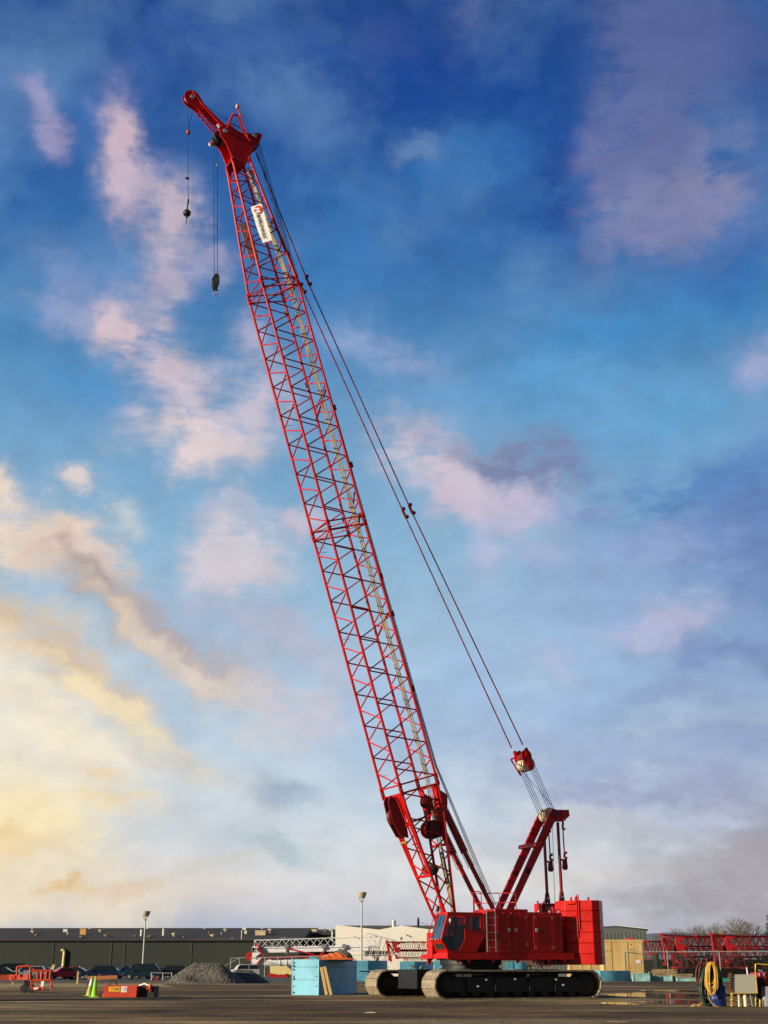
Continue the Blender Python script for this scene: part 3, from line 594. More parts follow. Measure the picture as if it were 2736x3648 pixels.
# ---- boom sections
CH, LC_ = .08, .042
def chord_n(a):     # half sizes (front n, rear n, half width s)
    if a > 31.28: t = (a - 31.28) / 9.1; w = 1.19 - .67 * t; n = 1.19 - .62 * t; return -n, n, w
    if a >= 0: return -1.19, 1.19, 1.19
    w = 1.19 + .06 * a
    nf = -1.12 if a > -1.3 else -(1.12 - (-1.3 - a) * .135); nr = 1.12 if a > -1.7 else 1.12 - (-1.7 - a) * .155
    return nf, nr, w
def CP(i, a):
    nf, nr, w = chord_n(a); return BP(a, nf if i in (0, 1) else nr, -w if i in (0, 2) else w)
def section(name, a0, a1, nodes, odd, ends=True, chords=True, skip=lambda f, k: False, crs=CH):
    b = MB(); n = len(nodes)
    # faces: (i, j, parity) zigzag
    for (i, j, par) in ((0, 1, 0), (0, 2, 1), (2, 3, 1), (1, 3, 0)):
        for k in range(n - 1):
            if skip((i, j), k): continue
            p, q = (i, j) if (k + par + odd) % 2 == 0 else (j, i)
            b.tube(CP(p, nodes[k]), CP(q, nodes[k + 1]), LC_, 6)
    if ends:
        for a in (nodes[0], nodes[-1]):
            for i, j in ((0, 1), (0, 2), (2, 3), (1, 3)): b.tube(CP(i, a), CP(j, a), LC_ * 1.1, 6)
            b.tube(CP(0, a), CP(3, a), LC_ * .8, 6)
    sec = b.build(name, REDLINE, crane)
    brk = [a0] + [x for x in (-1.3, -1.7) if a0 < x < a1] + [a1]; brk.sort()
    for i in range(4):
        c = MB(); c.path([CP(i, a) for a in brk], crs, 10); c.build('boom_chord', REDLINE, sec)
    pn = MB()
    for a in (a0, a1):
        for i in range(4):
            p = CP(i, a); ax = (BP(0, 1, 0) - BP(0, 0, 0)); sgn = .5 if a == a0 else -.5
            pn.piece().beam(CP(i, a) - (BP(sgn * .3, 0, 0) - BP(0, 0, 0)) * .2, CP(i, a) + (BP(sgn * .7, 0, 0) - BP(0, 0, 0)), .17, .165, (0, 1, 0))
    pn.each('boom_lug', REDLINE, sec)
    cp = MB()
    for i in range(4):
        p = CP(i, a1); cp.piece().lathe(p + Lc(0, -.16, 0), (0, -1, 0), [(.05, 0), (.05, .32)], 8); cp.tube(p + Lc(0, -.2, 0), p + Lc(.06, -.26, -.18), .008, 4); cp.tube(p + Lc(0, .2, 0), p + Lc(-.1, .3, -.1), .008, 4)
    cp.each('connecting_pin', STEEL, sec)
    return sec
h = 15.14 / 16
sec1 = section('boom_insert', 0.0, 15.64, [.25 + h * k for k in range(17)], 1)
sec2 = section('boom_insert', 15.64, 31.28, [15.89 + h * k for k in range(17)], 1)
tip = section('boom_tip_section', 31.28, 40.2, [31.5 + k * .86 for k in range(10)], 1)
def skipf(f, k): return f in ((0, 1), (2, 3)) and k >= 5
foot = section('boom_foot_section', -8.5, 0.0, [-8.0 + k * .97 for k in range(9)], 0, True, skip=skipf)
# plates of the foot section
def plate(pts, ext, m=RED, nm='gusset_plate', par=foot, bev=0): b = MB(); b.prism(pts, ext); return b.build(nm, m, par, bev)
e_n = (BP(0, .05, 0) - BP(0, 0, 0))
b = MB()
for s0_, s1_, a_t, a_b in ((.66, 1.12, -.5, -4.9), (-1.05, -.86, -.5, -5.1)):
    b.prism([BP(-.3, -1.16, s0_ if s0_ > 0 else -1.1), BP(-.3, -1.16, s1_ if s0_ > 0 else -.62), BP(a_b, -.62, s1_ - .18 if s0_ > 0 else -.72), BP(a_b, -.62, s0_ + .02 if s0_ > 0 else -.92)], e_n)
b.tube(CP(0, -.3), CP(1, -.3), .09, 8); b.tube(CP(0, -4.95), CP(1, -4.95), .085, 8); b.tube(CP(2, -.3), CP(3, -.3), .09, 8)
b.build('cross_brace', RED, foot)
b = MB()
for s in (.30, .62): b.piece().beam(BP(-.4, -1.14, s), BP(-4.9, -.62, s + .12), .06, .12, (0, 1, 0))
b.piece().beam(BP(-2.0, -1.02, .3), BP(-2.0, -1.02, 1.1), .12, .1, (0, 1, 0)); b.piece().beam(BP(-3.1, -.9, .35), BP(-3.1, -.9, 1.05), .1, .1, (0, 1, 0))
b.each('stiffener', RED, foot)
b = MB(); b.prism([BP(-.35, 1.1, .5), BP(-.35, 1.1, 1.15), BP(-3.3, .86, 1.05), BP(-2.4, .9, .55)], e_n); b.prism([BP(-.35, 1.1, -1.15), BP(-.35, 1.1, -.6), BP(-2.6, .9, -.62), BP(-3.0, .88, -1.0)], e_n)
b.tube(CP(2, -3.6), CP(3, -3.6), .08, 8); b.tube(CP(2, -1.9), CP(3, -1.9), .06, 8); b.tube(CP(0, -2.0), CP(2, -1.9), .06, 8); b.build('rear_gusset', RED, foot)
# winch drum/guide sheaves in the foot section
b = MB(); b.prism([BP(-.2, -1.35, -.1), BP(-.5, -1.55, -.1), BP(-1.6, -1.6, -.1), BP(-2.5, -1.35, -.1), BP(-2.7, -.9, -.1), BP(-1.4, -.75, -.1), BP(-.3, -.9, -.1)], Lc(0, .1, 0)); b.prism([BP(-.2, -1.35, -.65), BP(-.5, -1.55, -.65), BP(-1.6, -1.6, -.65), BP(-2.5, -1.35, -.65), BP(-2.7, -.9, -.65), BP(-1.4, -.75, -.65), BP(-.3, -.9, -.65)], Lc(0, .06, 0))
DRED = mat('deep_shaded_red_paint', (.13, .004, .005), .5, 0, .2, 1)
gd = b.build('rope_guide', DRED, foot); b = MB(); b.lathe(BP(-1.4, -1.2, -.3), (0, -1, 0), [(.5, -.2), (.42, -.05), (.42, .05), (.5, .2)], 24); b.build('guide_sheave', DRED, gd)
b = MB(); b.tube(BP(-2.9, -1.2, -.55), BP(-2.9, -1.1, .05), .07, 8); b.build('guide_roller', mat('brass_roller', (.6, .38, .08), .4, .6), gd)
for (a, n, s, r, w) in ((-2.6, .4, .35, .50, .7), (-1.1, .65, .3, .34, .4)):
    b = MB(); b.lathe(BP(a, n, s), (0, -1, 0), [(r, -w / 2), (r, -w / 2 + .08), (r * .6, -w / 2 + .09), (r * .6, w / 2 - .09), (r, w / 2 - .08), (r, w / 2)], 28); d = b.build('winch_drum', mat('dark_red_drum', (.16, .006, .006), .5), foot)
    b = MB(); b.prism([BP(a + r * .9, n - .15, s + w / 2 + .02), BP(a + r * .3, n + r * .7, s + w / 2 + .02), BP(a - r, n + .5, s + w / 2 + .02), BP(a - r * 1.1, n - .3, s + w / 2 + .02), BP(a - .2, n - r * .8, s + w / 2 + .02)], Lc(0, .08, 0)); b.build('drum_side_plate', DRED, d)
b = MB(); b.piece().prism([BP(-.5, 1.15, .95), BP(-1.0, 1.65, .95), BP(-1.5, 1.5, .95), BP(-2.3, 1.1, .95)], Lc(0, .12, 0)); b.piece().prism([BP(-.5, 1.15, -.95), BP(-1.0, 1.65, -.95), BP(-1.5, 1.5, -.95), BP(-2.3, 1.1, -.95)], Lc(0, .12, 0)); b.each('stop_bracket', RED, foot)
b = MB(); b.lathe(BP(-4.75, .05, -.35), (0, -1, 0), [(.05, -.5), (.32, -.45), (.36, 0), (.3, .45), (.05, .5)], 16); b.build('cable_reel', mat('dirty_brown_reel', (.06, .045, .035), .8, 0, .5, 6), foot)
b = MB(); b.box(Lc(2.7, -.75, 3.1), Lc(3.4, .75, 3.75)); b.tube(Lc(3.2, -.95, 3.3), Lc(3.2, .95, 3.3), .13, 12); b.build('boom_foot_block', RED, foot)
# cat-walk of cream pipes along the rear face, hoist ropes beside it
b = MB()
for s in (.28, .48, .68):
    b.piece()
    b.tube(BP(-8.2, .25, s * .75 + .12), BP(-3.9, .62, s * .95), .045, 6)
    b.tube(BP(-3.9, .62, s * .95), BP(.4, 1.02, s), .03, 6)
    b.tube(BP(31.0, 1.02, s), BP(31.4, 1.0, s * .95), .045, 6)
    b.tube(BP(.4, 1.02, s), BP(31.0, 1.02, s), .040, 6)
    b.tube(BP(31.4, 1.0, s * .95), BP(39.6, .42, s * .6), .045, 6)
for a in range(1, 31, 3): b.piece().beam(BP(a, 1.0, .2), BP(a, 1.0, .78), .05, .05, (0, 0, 1))
b.each('cream_service_pipe', PIPE, crane)
hl = MB()
for s_, t_, n_, sx in ((.82, -.24, 0, .1), (.93, 0, 0, .3), (1.04, .24, 0, .5)):
    hl.piece(); pts = [Lc(5.95, sx, 4.9), BP(.7, 1.62, s_ * .8), BP(31, 1.3, s_), BP(41.4, 1.42 + .25, t_)]
    for p, q in zip(pts, pts[1:]): hl.tube(p, q, .021, 5)
hl.each('hoist_rope', ROPE, crane)
fit_ = MB()                                               # small fittings along the boom
for a, n, s in ((5.1, 1.3, 1.2), (9.6, 1.3, 1.25), (11.9, 1.28, 1.2), (16.2, 1.15, -1.25), (18.9, 1.35, 1.22), (22.6, 1.3, 1.22), (25.1, 1.15, -1.2), (30.0, 1.15, -1.25), (33.0, 1.2, .95), (35.4, .9, .8)):
    fit_.piece().beam(BP(a, n, s), BP(a + .35, n, s), .14, .12, (0, 1, 0))
for a in (1.0, 9.2, 14.3, 14.6, 14.9, 22.8, 29.9, 30.2): fit_.piece().tube(BP(a, -1.15, -1.15), BP(a - .05, -.6, -1.15), .014, 4)
fit_.each('small_fitting', DUST, crane)
b = MB()
for a, s in ((8.9, 1), (23.0, 1), (15.1, .6), (30.6, .7), (16.4, .8)): b.piece().beam(BP(a, 1.15, -1.1 if s == 1 else .1), BP(a + 1.0, 1.1, 1.1), .09, .09, (0, 0, 1)); b.lathe(BP(a + .4, 1.12, .1), BP(1, 0, 0) - BP(0, 0, 0), [(.09, -.25), (.09, .25)], 10)
b.each('walkway_brace', RED, crane)
# ---- banners
def banner(s, face, back=False):
    a0, a1, n0, n1 = 34.0, 36.52, -.42, .28
    TW = 0 if back else .40
    b = MB(); b.prism([BP(a0, n0 + .03, s - .1), BP(a0, n1 - TW * .3, s - .1 + TW), BP(a1, n1 - .06 - TW * .3, s - .1 + TW), BP(a1, n0 - .03, s - .1)], Lc(0, .02, 0)); bn = b.build('name_banner', PRINT if not back else BACKB, crane)
    if back: return bn
    # letters run down the boom
    O_ = BP(0, 0, 0); X = (BP(-1, 0, 0) - O_).normalized(); nn_ = (n1 - TW * .3) - n0 - .03; sl_ = TW / nn_; Y = (BP(0, 1, sl_) - O_).normalized(); Z = X.cross(Y).normalized(); sgn = 1 if Z.dot(Lc(0, 1, 0)) > 0 else -1
    def on(a, n, ds): return BP(a, n, s - .1 + (n - n0) * sl_) + Z * (.022 + ds) * sgn
    def place(o, a, n, ds): o.matrix_local = Matrix.Translation(on(a, n, ds)) @ Matrix((X, Y, Z)).transposed().to_4x4()
    c = MB(); c.lathe(on(36.17, -.10, .03), Z * sgn, [(.27, 0), (.27, .008)], 40); c.build('logo_disc', LOGO, bn)
    o = text_mesh('logo_letter', 'M', .46, PRINT, bn, .2, .012, .002); place(o, 36.35, -.27, .058)
    o = text_mesh('lettering', 'anitowoc', .45, INK, bn, .18, .002, .002); place(o, 35.92, -.26, .034)
    return bn
banner(1.05, 1); banner(-1.12, -1, True)
# ---- boom head
def bsolid(pts, s0_, s1_, nm, m=RED, par=None, bev=.01): b = MB(); b.prism([BP(a, n, s0_) for a, n in pts], Lc(0, s1_ - s0_, 0)); return b.build(nm, m, par or head, bev)
b = MB()
prof_h = [(39.0, -.62), (40.2, -.58), (41.3, -.72), (41.75, -.95), (42.35, -.95), (42.62, -.55), (42.5, -.1), (42.0, .5), (41.95, 1.25), (42.0, 1.75), (41.85, 1.95), (41.3, 1.6), (40.9, 1.1), (40.2, .6), (39.9, .3), (39.6, 0), (39.9, -.3)]
for s in (-.56, .48): b.prism([BP(a, n, s) for a, n in prof_h], Lc(0, .08, 0))
b.box(Lc(-11.4, -.5, 49.6), Lc(-10.9, .5, 49.75))
for a, n in ((40.6, .0), (41.4, .7), (42.2, .1), (40.2, .55), (40.2, -.55)): b.tube(BP(a, n, -.5), BP(a, n, .5), .08, 8)
b.prism([BP(40.25, -.5, -.5), BP(41.9, .5, -.5), BP(41.9, .56, -.5), BP(40.25, -.44, -.5)], Lc(0, 1.0, 0))
head = b.build('boom_head', RED, crane, .01)
for a, n, r, nm in ((41.9, -.86, .38, 'point_sheave'), (41.45, 1.42, .3, 'guide_sheave')):
    for s in (-.24, 0., .24): 
        w = MB(); w.lathe(BP(a, n, s), (0, -1, 0), [(.1, -.09), (r * .6, -.05), (r * .85, -.05), (r, -.09), (r * .9, 0), (r, .09), (r * .85, .05), (r * .6, .05), (.1, .09)], 28); w.build(nm, RUB, head)
w = MB()
for a, n in ((42.12, -.55), (41.8, 1.35)): w.piece().lathe(BP(a, n, .56), (0, -1, 0), [(.16, -.02), (.16, .06), (.11, .1)], 14)
w.each('sheave_axle', STEEL, head)
w = MB(); w.tube(BP(42.1, -1.0, -.9), BP(42.1, -1.0, .3), .11, 12); w.build('limit_roller', RED, head); w = MB(); w.lathe(BP(42.1, -1.0, -.9), (0, 1, 0), [(.17, -.04), (.17, .12)], 14); w.build('roller_cap', WHITE, head)
w = MB(); w.piece().sweep([BP(42.3, -.35, .55), BP(43.0, .08, .55), BP(43.35, .32, .55), BP(43.2, .62, .55), BP(42.2, .62, .55), BP(41.4, 1.0, .55)], .08, 8); w.piece().sweep([BP(42.3, -.35, -.5), BP(43.0, .08, -.5), BP(43.35, .32, -.5), BP(43.2, .62, -.5), BP(42.2, .62, -.5)], .06, 8); w.each('lifting_frame', RED, head)
# ---- fixed jib (upper boom point)
jc = (44.75, -2.0)
axisj = (42.3, -.45)
d2 = Vector((jc[0] - axisj[0], jc[1] - axisj[1])); L2 = d2.length; d2.normalize(); p2 = Vector((-d2.y, d2.x))
def J(t, o_): return axisj[0] + d2.x * t * L2 + p2.x * o_, axisj[1] + d2.y * t * L2 + p2.y * o_
circ = [(jc[0] + .52 * math.cos(t), jc[1] + .52 * math.sin(t)) for t in [math.atan2(d2.y, d2.x) + R(100) - i * R(200) / 12 for i in range(13)]]
b = MB()
for s in (-.22, .16): b.prism([BP(a, n, s) for a, n in [J(0, .42), J(.35, .38), J(.72, .30)] + circ + [J(.72, -.28), J(.62, -.05), J(.2, .08), J(0, .05)]], Lc(0, .06, 0))
jib = b.build('jib', RED, crane, .008)
b = MB()
for s in (-.2, .2):
    b.tube(BP(*J(.74, -.3), s), BP(*J(.0, -.42), s), .05, 8); 
    for k in range(6): b.tube(BP(*J(.06 + k * .11, -.40), s), BP(*J(.12 + k * .11, .0), s), .03, 6); b.tube(BP(*J(.17 + k * .11, -.38), s), BP(*J(.12 + k * .11, .0), s), .03, 6)
for k in range(5): b.tube(BP(*J(.1 + k * .14, -.38), -.2), BP(*J(.1 + k * .14, -.38), .2), .035, 6)
b.sweep([BP(*J(1.1, .3), .26), BP(*J(.75, .12), .3), BP(*J(.35, .06), .34), BP(*J(.02, .02), .4)], .055, 8)
b.build('jib_brace', RED, jib)
b = MB(); b.lathe(BP(jc[0], jc[1], 0), (0, -1, 0), [(.1, -.1), (.44, -.1), (.38, 0), (.44, .1), (.1, .1)], 32); b.build('jib_sheave', mat('dark_red_sheave', (.14, .006, .006), .5), jib)
b = MB(); b.lathe(BP(jc[0] + .02, jc[1], .22), (0, -1, 0), [(.15, 0), (.15, .06), (.1, .1)], 14); b.build('sheave_axle', STEEL, jib)
b = MB(); b.beam(BP(42.75, -.85, .3), BP(42.35, -.72, .34), .1, .1); b.build('jib_pin', WHITE, jib)
# mast with light and wind gauge
b = MB(); b.tube(BP(41.6, .85, .6), BP(43.75, .74, .6), .05, 8); ms = b.build('signal_mast', RED, crane); b = MB(); b.lathe(BP(43.85, .73, .6), (0, 0, 1), [(.07, -.16), (.12, -.1), (.12, .12), (.08, .16)], 12); b.build('aircraft_light', [mat('lamp_cap', (.7, .25, .2), .3)], ms)
b = MB(); b.tube(BP(42.9, .8, .6), BP(43.05, .93, .6), .025); b.tube(BP(43.05, .93, .6), BP(43.42, .97, .6), .03); b.build('wind_gauge', STEEL, ms)
# jib rope over the rear sheave
b = MB(); b.piece().tube(BP(jc[0] - .1, jc[1] + .46, 0), BP(41.75, 1.85, 0), .016, 5); b.piece().tube(BP(42.9, .3, .2), BP(41.8, 1.7, .2), .016, 5); b.piece().tube(BP(41.65, 1.9, 0), BP(31.3, 1.36, 1.1), .015, 4); b.each('jib_rope', ROPE, crane)
# ---- pendants
def link(b, p, q, r=.09):
    d = (q - p).normalized()
    for c in (p, q): b.lathe(c + Lc(0, .07, 0), (0, 1, 0), [(r, -.14), (r, 0)], 12)
    b.beam(p, q, .1, r * 1.3, (0, 1, 0))
for s in (.6, -.6):
    b = MB(); p0 = BP(40.9, 1.15, s * .8); p3 = Lc(8.15, s * 1.1, 13.87)
    k1, k2 = (BP(31.45, 2.21, s), BP(15.9, 4.83, s)) if s > 0 else (BP(31.5, 2.35, s), BP(16.0, 5.0, s))
    segs = [p0, k1, k2, p3]
    for p, q in zip(segs, segs[1:]):
        d = (q - p).normalized(); b.tube(p + d * .3, q - d * .3, .04, 6)
    for k in (k1, k2): d = (p3 - p0).normalized(); link(b, k - d * .27, k + d * .27, .12)
    pd = b.build('boom_pendant', PEND, crane)
    w = MB()
    for k in (k1, k2):
        d = (p3 - p0).normalized()
        for g in (-.27, .27): w.piece().lathe(k + d * g + Lc(0, -.07 if s else 0, 0), (0, -1, 0), [(.045, 0), (.045, .05)], 8)
    w.each('link_pin', STEEL, pd)
# ---- equaliser
GH = Lc(9.98, 0, 10.17); EQ = Lc(8.58, 0, 13.08); dE = (EQ - GH).normalized(); pE = Vector((-dE.z, 0, dE.x)) * -1
b = MB()
for s in (-.46, .38): b.prism([EQ + Lc(0, s, 0) + dE * a + pE * c for a, c in ((.85, -.2), (.9, .25), (.5, .38), (0, .22), (-.35, .12), (-.35, -.12), (0, -.2), (.45, -.35))], Lc(0, .08, 0))
b.tube(EQ + dE * .55 + Lc(0, -.62, 0), EQ + dE * .55 + Lc(0, .62, 0), .1, 10); b.box(EQ + dE * .45 + Lc(-.25, -.4, -.12), EQ + dE * .45 + Lc(.2, .4, .16))
for s in (-.66, .66): p = Lc(8.15, s, 13.87); link(b, p, EQ + dE * .6 + Lc(0, s * .9, 0), .09)
b.tube(EQ + dE * .5 + Lc(-.2, -.55, 0), EQ + dE * -.5 + Lc(-.15, -.75, -.1), .05, 6); b.tube(EQ + dE * .5 + Lc(-.5, -.55, -.1), EQ + dE * -.5 + Lc(-.15, -.75, -.1), .05, 6); b.tube(EQ + dE * .5 + Lc(-.5, -.55, -.1), EQ + dE * .5 + Lc(-.2, -.55, 0), .05, 6)
eq = b.build('equaliser', RED, crane, .01)
def rope_sheaves(c, par, nm):
    for k in range(6):
        w = MB(); s = -.33 + k * .125; w.lathe(c + Lc(0, s, 0), (0, -1, 0), [(.08, -.055), (.36, -.055), (.42, -.055), (.385, 0), (.42, .055), (.36, .055), (.08, .055)], 30); w.build(nm, CREAM, par)
rope_sheaves(EQ, eq, 'equaliser_sheave')
b = MB(); b.lathe(EQ + Lc(0, .46, 0), (0, -1, 0), [(.18, 0), (.18, .08), (.1, .1)], 14); b.build('sheave_cover', RED, eq)
b = MB()
for k in range(4):
    s = -.30 + k * .19
    b.piece().tube(EQ + pE * .39 + Lc(0, s, 0), GH + pE * .39 + Lc(0, s, 0), .017, 5); b.piece().tube(EQ - pE * .39 + Lc(0, s, 0), GH - pE * .39 + Lc(0, s, 0), .017, 5)
b.piece().tube(EQ - pE * .39 + Lc(0, -.2, 0), GH + pE * .4 + dE * .3 + Lc(0, .3, 0), .014, 4); b.piece().tube(GH + Lc(.3, 0, -.3), Lc(10.2, 0, 4.7), .014, 4)
b.each('boom_hoist_rope', ROPE, crane)
# ---- gantry (A-frame)
b = MB()
for s in (-.74, .58):
    b.prism([Lc(u, s, z) for u, z in ((6.42, 4.5), (6.84, 4.5), (9.98, 9.72), (10.6, 9.78), (11.05, 10.12), (11.0, 10.48), (10.4, 10.4), (9.9, 10.48), (9.62, 10.1))], Lc(0, .16, 0))
b.box(Lc(8.42, -.95, 8.22), Lc(8.78, .95, 8.42)); b.prism([Lc(8.42, -.95, 8.42), Lc(8.9, -.95, 8.55), Lc(8.95, -.95, 8.46), Lc(8.5, -.95, 8.35)], Lc(0, 1.9, 0)); b.tube(Lc(10.55, -.8, 10.18), Lc(10.55, .8, 10.18), .14, 12); b.box(Lc(10.4, -.7, 10.1), Lc(11.05, .7, 10.46))
gan = b.build('gantry', RED, crane, .012)
rope_sheaves(GH, gan, 'gantry_sheave')
b = MB(); b.lathe(GH + Lc(0, .74, 0), (0, -1, 0), [(.27, 0), (.27, .04), (.16, .06)], 20); b.build('sheave_cover', mat('dark_red_cover', (.2, .008, .008), .5), gan)
b = MB()
for s in (-.66, .66): b.piece().box(Lc(7.85, s - .08, 6.7), Lc(8.15, s + .08, 7.0)); b.piece().tube(Lc(7.1, s, 5.2), Lc(6.95, s, 4.5), .05, 8)
b.each('gantry_pad', BLACK, gan)
for s in (-.78, .78):
    b = MB(); b.beam(Lc(10.15, s, 9.7), Lc(10.2, s, 5.5), .12, .16, (0, 1, 0)); b.prism([Lc(10.0, s - .06, 5.2), Lc(10.38, s - .06, 5.2), Lc(10.3, s - .06, 5.75), Lc(10.1, s - .06, 5.75)], Lc(0, .12, 0)); b.beam(Lc(10.12, s, 5.3), Lc(10.12, s, 4.4), .08, .1, (0, 1, 0)); b.beam(Lc(10.3, s, 5.3), Lc(10.3, s, 4.4), .08, .1, (0, 1, 0))
    o = b.build('backhitch', PEND, crane, .01); w = MB(); w.lathe(Lc(10.2, s + .07, 5.45), (0, -1, 0), [(.07, 0), (.07, .05)], 12); w.build('backhitch_pin', STEEL, o)
for s in (-.78, .78):
    b = MB(); u = 10.52; link(b, Lc(u, s, 9.85), Lc(u - .04, s, 9.3), .07); b.tube(Lc(u - .03, s, 9.3), Lc(u, s, 7.95), .04, 8); link(b, Lc(u, s, 7.95), Lc(u, s, 7.65), .08)
    b.prism([Lc(u - .12, s - .06, 7.6), Lc(u + .12, s - .06, 7.6), Lc(u + .17, s - .06, 7.1), Lc(u + .1, s - .06, 6.98), Lc(u - .1, s - .06, 6.98), Lc(u - .17, s - .06, 7.1)], Lc(0, .12, 0)); b.beam(Lc(u - .35, s, 7.55), Lc(u + .15, s, 7.55), .1, .08, (0, 1, 0))
    b.build('stowed_strap', PEND, crane, .008)
# ---- boom stops
for s in (-.66, .66):
    b = MB(); p0 = Lc(5.72, s, 4.6); p1 = Lc(3.9, s, 7.75); p2_ = Lc(2.45, s, 10.45)
    b.beam(p0, p1, .19, .22, (0, 1, 0)); b.beam(p1, p2_, .24, .28, (0, 1, 0)); stp = b.build('boom_stop', mat('deep_red_paint', (.36, .008, .008), .45, 0, .2, .8), crane, .01)
    sp = MB(); d = (p2_ - p1).normalized(); q = Vector((-d.z, 0, d.x))
    for sg in (-1, 1):
        sp.piece(); pts = []; n = 150; ln = (p2_ - p1).length * .93
        for i in range(n + 1):
            t = i / n; a = t * 2 * math.pi * 26; pts.append(p1 + d * (t * ln) + q * sg * (.2 + .05 * math.cos(a)) + Lc(0, .05 * math.sin(a), 0))
        sp.sweep(pts, .02, 4); sp.tube(p1 + q * sg * .2 - d * .9, p2_ + q * sg * .2 - d * .5, .02, 5)
    sp.each('stop_spring', PEND, stp)
# ---- counterweights
def cw(sgn):
    for k in range(6):
        z0 = 1.74 + k * .5767; z1 = z0 + .565
        ch_ = .06
        poly = [(10.0, 1.9), (10.58, 3.1), (11.12, 3.1), (11.75, 2.6), (11.75, 1.0), (10.0, 1.0)] if sgn > 0 else [(10.2, 1.7), (10.68, 2.9), (11.12, 3.0), (11.75, 2.6), (11.75, 1.0), (10.2, 1.0)]
        poly = ([(9.55, 2.02), (10.66, 3.14), (11.16, 3.14), (11.75, 2.6), (11.75, 1.0), (9.55, 1.0)]) if sgn > 0 else [(9.95, 1.9), (10.72, 2.9), (11.16, 2.9), (11.75, 2.6), (11.75, 1.0), (9.95, 1.0)]
        b = MB(); b.prism([Lc(u, sgn * s, z0) for u, s in poly], Lc(0, 0, z1 - z0)); sl = b.build('counterweight_slab', RED, crane, .03)
        if sgn > 0:
            q = text_mesh('slab_number', '41', .1, INK, sl, offset=.002, extrude=.001); q.matrix_local = Matrix.Translation(Lc(10.42, 2.915, z1 - .14)) @ Matrix.Rotation(R(-45), 4, 'Z') @ Matrix.Rotation(R(90), 4, 'X')
    b = MB(); zt = 1.74 + 6 * .5767
    for u, s in (((10.1, 2.35), (10.7, 2.75), (9.9, 2.2)) if sgn > 0 else ((10.4, 2.2), (10.9, 2.3))): b.piece().beam(Lc(u, sgn * s, zt - .02), Lc(u, sgn * s, zt + .17), .09, .09, (0, 1, 0))
    b.each('lifting_lug', RED, crane, .01)
cw(1); cw(-1)
b = MB(); b.box(Lc(10.1, -1.0, 1.74), Lc(11.6, 1.0, 4.95)); b.build('counterweight_tray', RED, crane, .02)
b = MB()
for z in (5.1, 4.4): b.piece().sweep([Lc(9.62, 2.2, z - .12), Lc(9.9, 2.45, z - .1), Lc(10.02, 2.55, z)], .03, 6); b.box(Lc(9.98, 2.5, z - .1), Lc(10.06, 2.62, z + .3))
b.piece().tube(Lc(10.02, 2.56, 3.2), Lc(10.02, 2.56, 5.5), .035, 8); b.piece().tube(Lc(10.1, 2.64, 3.6), Lc(10.1, 2.64, 5.5), .035, 8); b.each('tie_rod', RED, crane)

# ---- hook block and ball hang from the boom point (the breeze swings them back a little)
b = MB()
def hang_ball():
    top = W_(-14.57, 0, 52.9); c = W_(-14.22, 0, 45.17); e = empty('hook_ball', c, 0, 'black round headache ball hanging from the jib tip by a thin rope', 'hook ball')
    def l(p): return p - c
    b = MB(); b.lathe((0, 0, 0), (0, 0, 1), [(.001, -.24)] + [(.24 * math.sin(t), -.24 * math.cos(t)) for t in [i * math.pi / 14 for i in range(1, 14)]] + [(.001, .24)], 24); b.build('ball', BLACK, e)
    b = MB(); b.lathe((0, 0, 0), (0, 0, 1), [(.06, -.34), (.08, -.2)], 12); b.tube((0, 0, -.3), (-.01, 0, -.62), .03, 6); b.tube((0, 0, -.62), (0, 0, -.74), .025, 6); b.build('hook', BLACK, e)
    b = MB(); b.beam((0, 0, .2), (.02, 0, .75), .07, .07); b.beam((.02, 0, .7), (.05, 0, 1.0), .13, .08); b.build('rope_socket', BLACK, e)
    b = MB(); b.tube((.03, 0, .9), l(top), .018, 5); b.tube(l(W_(-14.45, 0, 51.0)), l(W_(-14.15, 0, 53.4)), .014, 5); b.build('rope', ROPE, e)
    b = MB(); b.lathe(l(W_(-14.45, 0, 50.98)), (0, 0, 1), [(.09, -.14), (.12, -.1), (.12, .1), (.09, .14)], 12); b.build('limit_weight', mat('dull_red_weight', (.35, .05, .04), .5), e)
    b = MB(); b.lathe(l(W_(-14.33, 0, 47.64)), (0, 0, 1), [(.03, -.08), (.12, -.02), (.12, .02), (.03, .06)], 12); b.build('rope_stop', BLACK, e)
